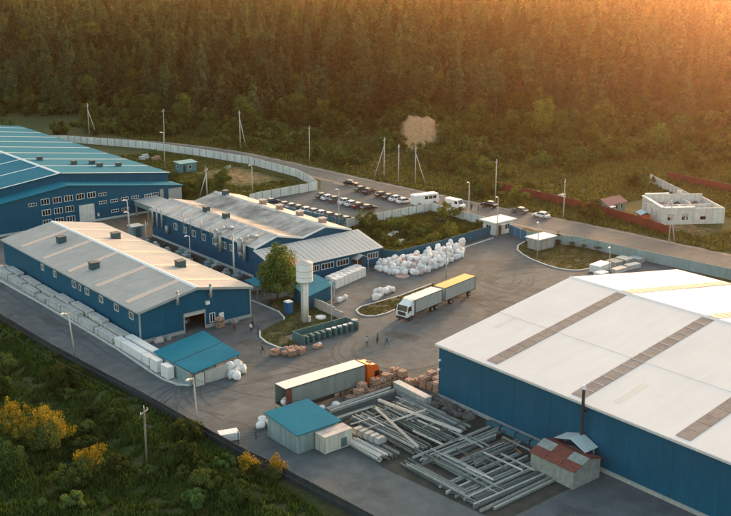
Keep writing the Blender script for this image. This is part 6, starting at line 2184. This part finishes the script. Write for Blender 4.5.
# weedy plot inside the fences and the waste ground behind the workshop
k = 0
for x0, x1, y0, y1, n, grp, lb in ((138.5, 164, 158, 181.5, 62, 'bushes in the weedy plot', 'scrubby bush in the weedy plot behind the blue fence'),
                                   (129, 146, 222, 262, 46, 'bushes on the waste ground', 'scrubby bush on the waste ground behind the workshop'),
                                   (150, 170, 224, 300, 22, 'bushes by the white fence', 'scrubby bush inside the bend of the white concrete fence')):
    for i in range(n):
        x, y = random.uniform(x0, x1), random.uniform(y0, y1)
        if grp == 'bushes in the weedy plot':
            if (x > 158 and y > 166) or y > 181.6 or (abs(x - 150) < 3.4 and abs(y - 172) < 2) or (abs(x - 147) < 2.6 and abs(y - 165.8) < 2):
                continue
        if grp == 'bushes by the white fence' and (abs(x - 159) < 8 and abs(y - 250) < 14 or x > 161 + (300 - y) * .1):
            continue
        if abs(x - 150.8) < 5 and abs(y - 265.5) < 5:
            continue
        plant(random.choice(BUSHES), 'bush', lb, 'bush', x, y, random.uniform(.45, .95), grp)
for lb, x, y, s in (('dark broad tree on the waste ground behind the workshop roof', 139.5, 236, .62), ('second dark tree on the waste ground behind the workshop roof', 146.6, 238.5, .7), ('low dark tree beside the end of the plant', 131.5, 232, .55)):
    plant(BROADS[1], 'broadleaf_tree', lb, 'tree', x, y, s, None)
plant(BUSHES[1], 'bush', 'tall dark bush against the pale fence above the annex roof', 'bush', 149.6, 181.0, 1.25, None)

# the leafy tree by the annex
V, F = round_crown(10.6, 3.5, .14, 9000, .19, 501, 46)
V2, F2 = round_crown(7.6, 4.3, .2, 5000, .19, 502, 26)
t = thing('broadleaf_tree', 'full dark green tree in front of the annex beside the shelter', 'tree', (102.6, 149.2, .12))
link('trunk', trunk_mesh('trunk', 8.6, .26, BARK, 9, 2.6, .22), t)
link('crown', np_mesh('crown', np.concatenate([V, V2]), np.concatenate([F, F2 + len(V)]), BROADLEAF), t)


# near bushes in the lower left corner
def big_bush(label, x, y, h, r, m, n, leaf, seed, name='bush', top=None):
    t = thing(name, label, 'bush', (x, y, gz(x, y) - .1))
    V, F = round_crown(h, r, .02, n, leaf, seed, int(34 + r * 6))
    link('trunk', trunk_mesh('trunk', h * .7, .1, BARK, 8, r * .6, .1), t)
    cr = link('crown', np_mesh('crown', V, F, m), t)
    if top:                           # outer sprays in bloom or autumn colour
        g = np.random.default_rng(seed + 5)
        P = []
        for c in range(int(52 * r / 2)):
            a, u = g.uniform(0, 6.28), g.uniform(0, 1) ** .5
            z = h * (.60 + .45 * math.sqrt(max(0, 1 - u * u))) * g.uniform(.88, 1.05)
            rr_ = r * (1.0 + .35 * math.sin(3 * a + seed) + .2 * math.sin(7 * a))
            z *= 1 + .16 * math.sin(2.3 * a + seed * 2) + .1 * math.sin(5 * a * u)
            ct = np.array([math.cos(a) * u * rr_, math.sin(a) * u * rr_, z])
            P.append(ct + g.normal(size=(int(g.uniform(20, 90)), 3)) * (.17, .17, .26))
        V, F = leaf_faces(np.concatenate(P), leaf * .9, 1.0, .3, g)
        link('flower_sprays', np_mesh('flower_sprays', V, F, top), t)
    return t


big_bush('round dark green bush below the leaning lamp post', 55.6, 136.6, 4.4, 3.0, BUSHLEAF, 15000, .13, 601)
big_bush('large golden yellow bush at the lower left edge', 47.2, 122.6, 5.0, 3.0, BUSHLEAF, 12000, .12, 602, top=YELLOWLEAF)
big_bush('golden yellow bush left of the large golden one at the frame edge', 43.6, 126.8, 4.6, 2.7, BUSHLEAF, 9000, .12, 603, top=YELLOWLEAF)
big_bush('small golden yellow bush at the lower edge left of the power pole', 48.6, 112.2, 3.0, 1.7, BUSHLEAF, 6000, .11, 604, top=YELLOWLEAF)
big_bush('golden yellow bush at the lower edge in front of the wire fence', 61.0, 95.6, 2.8, 1.2, BUSHLEAF, 6000, .11, 605, top=YELLOWLEAF)
big_bush('second golden yellow bush at the lower edge in front of the wire fence', 63.6, 93.6, 2.4, .9, BUSHLEAF, 5000, .11, 606, top=YELLOWLEAF)
big_bush('green bush against the dark fence below the white lamp post', 60.6, 109.6, 3.2, 2.2, BUSHLEAF, 9000, .12, 607)
big_bush('green bush right of the wooden power pole', 57.4, 104.6, 2.8, 2.0, BUSHLEAF, 8000, .12, 608)
big_bush('low green bush below the large golden one', 50.2, 117.6, 2.2, 2.2, BUSHLEAF, 8000, .12, 609)
big_bush('green bush at the far left beyond the dark fence', 52.0, 150.5, 3.4, 2.5, BUSHLEAF, 9000, .13, 610)
big_bush('green bush below the frame edge in the lower left', 45.0, 110.0, 3.2, 2.6, BUSHLEAF, 9000, .12, 611)
big_bush('green bush in the grass left of the dark fence corner', 56.6, 122.0, 1.8, 1.8, BUSHLEAF, 6000, .12, 612)
big_bush('dark green bush at the left margin by the road', 47.0, 142.0, 3.8, 2.8, BUSHLEAF, 9000, .13, 613)
big_bush('green bush at the bottom left margin', 40.5, 118.0, 4.0, 2.6, BUSHLEAF, 8000, .12, 614)
big_bush('green bush at the bottom margin before the golden pair', 57.5, 92.0, 2.6, 2.2, BUSHLEAF, 7000, .12, 615)


NB = []
for i, (h, r) in enumerate(((2.2, 1.6), (1.5, 1.5), (2.8, 1.7))):
    V, F = round_crown(h, r, .0, 4200, .11, 640 + i, 26)
    NB.append((h, np_mesh('crown', V, F, BUSHLEAF), trunk_mesh('trunk', h * .6, .06, BARK, 5, .7, .1)))
nn = 0
while nn < 52:
    x, y = random.uniform(40, 61), random.uniform(90, 168)
    fe = float(np.interp(y, [75, 92, 101, 111, 124, 137, 150, 172], [66, 64.6, 63.6, 62.9, 62.1, 61.0, 60.1, 59.1]))
    f_, r_ = to_fr(x, y)
    if x > fe - 1.9 or abs(r_ - 2) > .42 * f_ or f_ < 98 or math.dist((x, y), (54.4, 108.7)) < 2:
        continue
    plant(NB[nn % 3], 'bush', 'leafy green bush in the overgrown bank left of the dark fence', 'bush', x, y, random.uniform(.45, 1.05), 'bushes on the overgrown bank')
    nn += 1


# ground cover: tall grass tufts, one mesh of blades per area
def grass(name, label, boxes, n, hgt, m, keep=None, wid=.07):
    P = []
    tot = sum(abs((b[1] - b[0]) * (b[3] - b[2])) for b in boxes)
    for b in boxes:
        k = int(n * abs((b[1] - b[0]) * (b[3] - b[2])) / tot)
        P.append(np.stack([rng.uniform(b[0], b[1], k), rng.uniform(b[2], b[3], k)], 1))
    P = np.concatenate(P)
    cl = np.sin(P[:, 0] * 1.1 + 2 * np.sin(P[:, 1] * .7)) * np.cos(P[:, 1] * .9 + np.sin(P[:, 0] * .5))
    P = P[(cl > -.55)]
    if keep is not None:
        P = P[keep(P[:, 0], P[:, 1])]
    n = len(P)
    Z = height(P[:, 0], P[:, 1])
    B = np.column_stack([P, Z - .03])
    a = rng.uniform(0, 6.283, n)
    hh = hgt * rng.uniform(.4, 1.3, n)
    w_ = np.stack([np.cos(a), np.sin(a), np.zeros(n)], 1) * (wid * rng.uniform(.6, 1.6, n))[:, None]
    ln = np.column_stack([rng.normal(size=(n, 2)) * .35 * hh[:, None], hh])
    V = np.stack([B - w_, B + w_, B + ln * .6 + w_ * .8, B + ln], 1).reshape(-1, 3)
    F = np.arange(4 * n).reshape(n, 4)
    o = link(name, np_mesh(name, V, F, m))
    o['kind'] = 'stuff'
    o['label'] = label
    return o


def road_dist(x, y):
    d = np.full(len(x), 1e9)
    for j in range(0, 160, 2):
        d = np.minimum(d, (far_edge[j][0] - x) ** 2 + (far_edge[j][1] - y) ** 2)
        d = np.minimum(d, (near_edge[j][0] - x) ** 2 + (near_edge[j][1] - y) ** 2)
    return np.sqrt(d)


grass('bank_grass', 'lush tall grass on the bank left of the dark fence', [(30, 63, 60, 190)], 120000, .7, LUSHGRASS,
      keep=lambda x, y: (x < np.interp(y, [75, 92, 101, 111, 124, 137, 150, 172, 205], [66, 64.6, 63.6, 62.9, 62.1, 61.0, 60.1, 59.1, 58.4]) - .35) & (x * .776 - y * .631 > -.42 * (x * .631 + y * .776)), wid=.1)
grass('plot_grass', 'rough weeds in the plot behind the blue fence', [(137.5, 171.8, 157.8, 182.6)], 26000, .6, DRYGRASS,
      keep=lambda x, y: (x > np.interp(y, [155, 160, 164], [137, 134, 133.4])) & (y > np.interp(x, [136, 148.4, 166.7, 172], [155.4, 155.5, 158.0, 162])), wid=.12)
grass('waste_grass', 'rough weeds on the waste ground behind the workshop', [(128, 168, 222, 300)], 22000, .6, DRYGRASS,
      keep=lambda x, y: (x < np.interp(y, [220, 238, 263, 284, 300], [164, 169, 169.5, 165, 160])) & ~((np.abs(x - 159) < 8) & (np.abs(y - 250) < 13)) & ~((np.abs(x - 150.9) < 3.2) & (np.abs(y - 265.5) < 2.3)), wid=.14)


def meadow_keep(x, y):
    e = np.interp(y, [p[1] for p in far_edge[::-1]], [p[0] for p in far_edge[::-1]])
    ff, rr = to_fr(x, y)
    return ~((np.abs(rr - 20.5 - .25 * (ff - 343)) < 7) & (ff > 333) & (ff < 355)) & (x > e + 1.8) & (road_dist(x, y) > 2.0) & ~((x > 202) & (x < 224) & (y > 126) & (y < 158.5))


grass('meadow_grass', 'dry tall grass on the meadow between the road and the forest', [(185, 300, 105, 260), (165, 260, 260, 345)], 110000, .8, DRYGRASS, keep=meadow_keep, wid=.22)
for nm, lb, poly, n in (('lawn_grass', 'short grass blades on the water tower lawn', tower_bed, 9000), ('island_grass', 'short dry grass on the truck island', truck_bed, 5000), ('gate_lawn_grass', 'short grass on the lawn by the gate', gate_bed, 10000)):
    A = np.array(poly)

    def inside(x, y, A=A):
        c = np.zeros(len(x), bool)
        for (xa, ya), (xb, yb) in zip(A, np.roll(A, -1, 0)):
            c ^= ((ya > y) != (yb > y)) & (x < (xb - xa) * (y - ya) / (yb - ya + 1e-9) + xa)
        return c
    g_ = grass(nm, lb, [(A[:, 0].min(), A[:, 0].max(), A[:, 1].min(), A[:, 1].max())], n, .18, DRYGRASS if nm != 'lawn_grass' else LUSHGRASS, keep=inside, wid=.07)
    g_.location.z = .13

# ------------------------------------------------------------------ evening haze: one closed box of thin air round everything
hz = MB().box(-8000, 8000, -8000, 8000, -6, 112).build('haze', None)
hm_ = bpy.data.materials.new('haze_air')
hm_.use_nodes = True
hn = hm_.node_tree.nodes
for n_ in list(hn):
    if n_.type != 'OUTPUT_MATERIAL':
        hn.remove(n_)
pv = hn.new('ShaderNodeVolumePrincipled')
pv.inputs['Color'].default_value = (1.0, 0.64, 0.36, 1)
pv.inputs['Density'].default_value = 0.00009
pv.inputs['Anisotropy'].default_value = 0.93
hm_.node_tree.links.new(pv.outputs[0], hn['Material Output'].inputs['Volume'])
hz.data.materials.append(hm_)
hz['kind'] = 'stuff'
hz['label'] = 'thin warm evening haze filling the valley air'
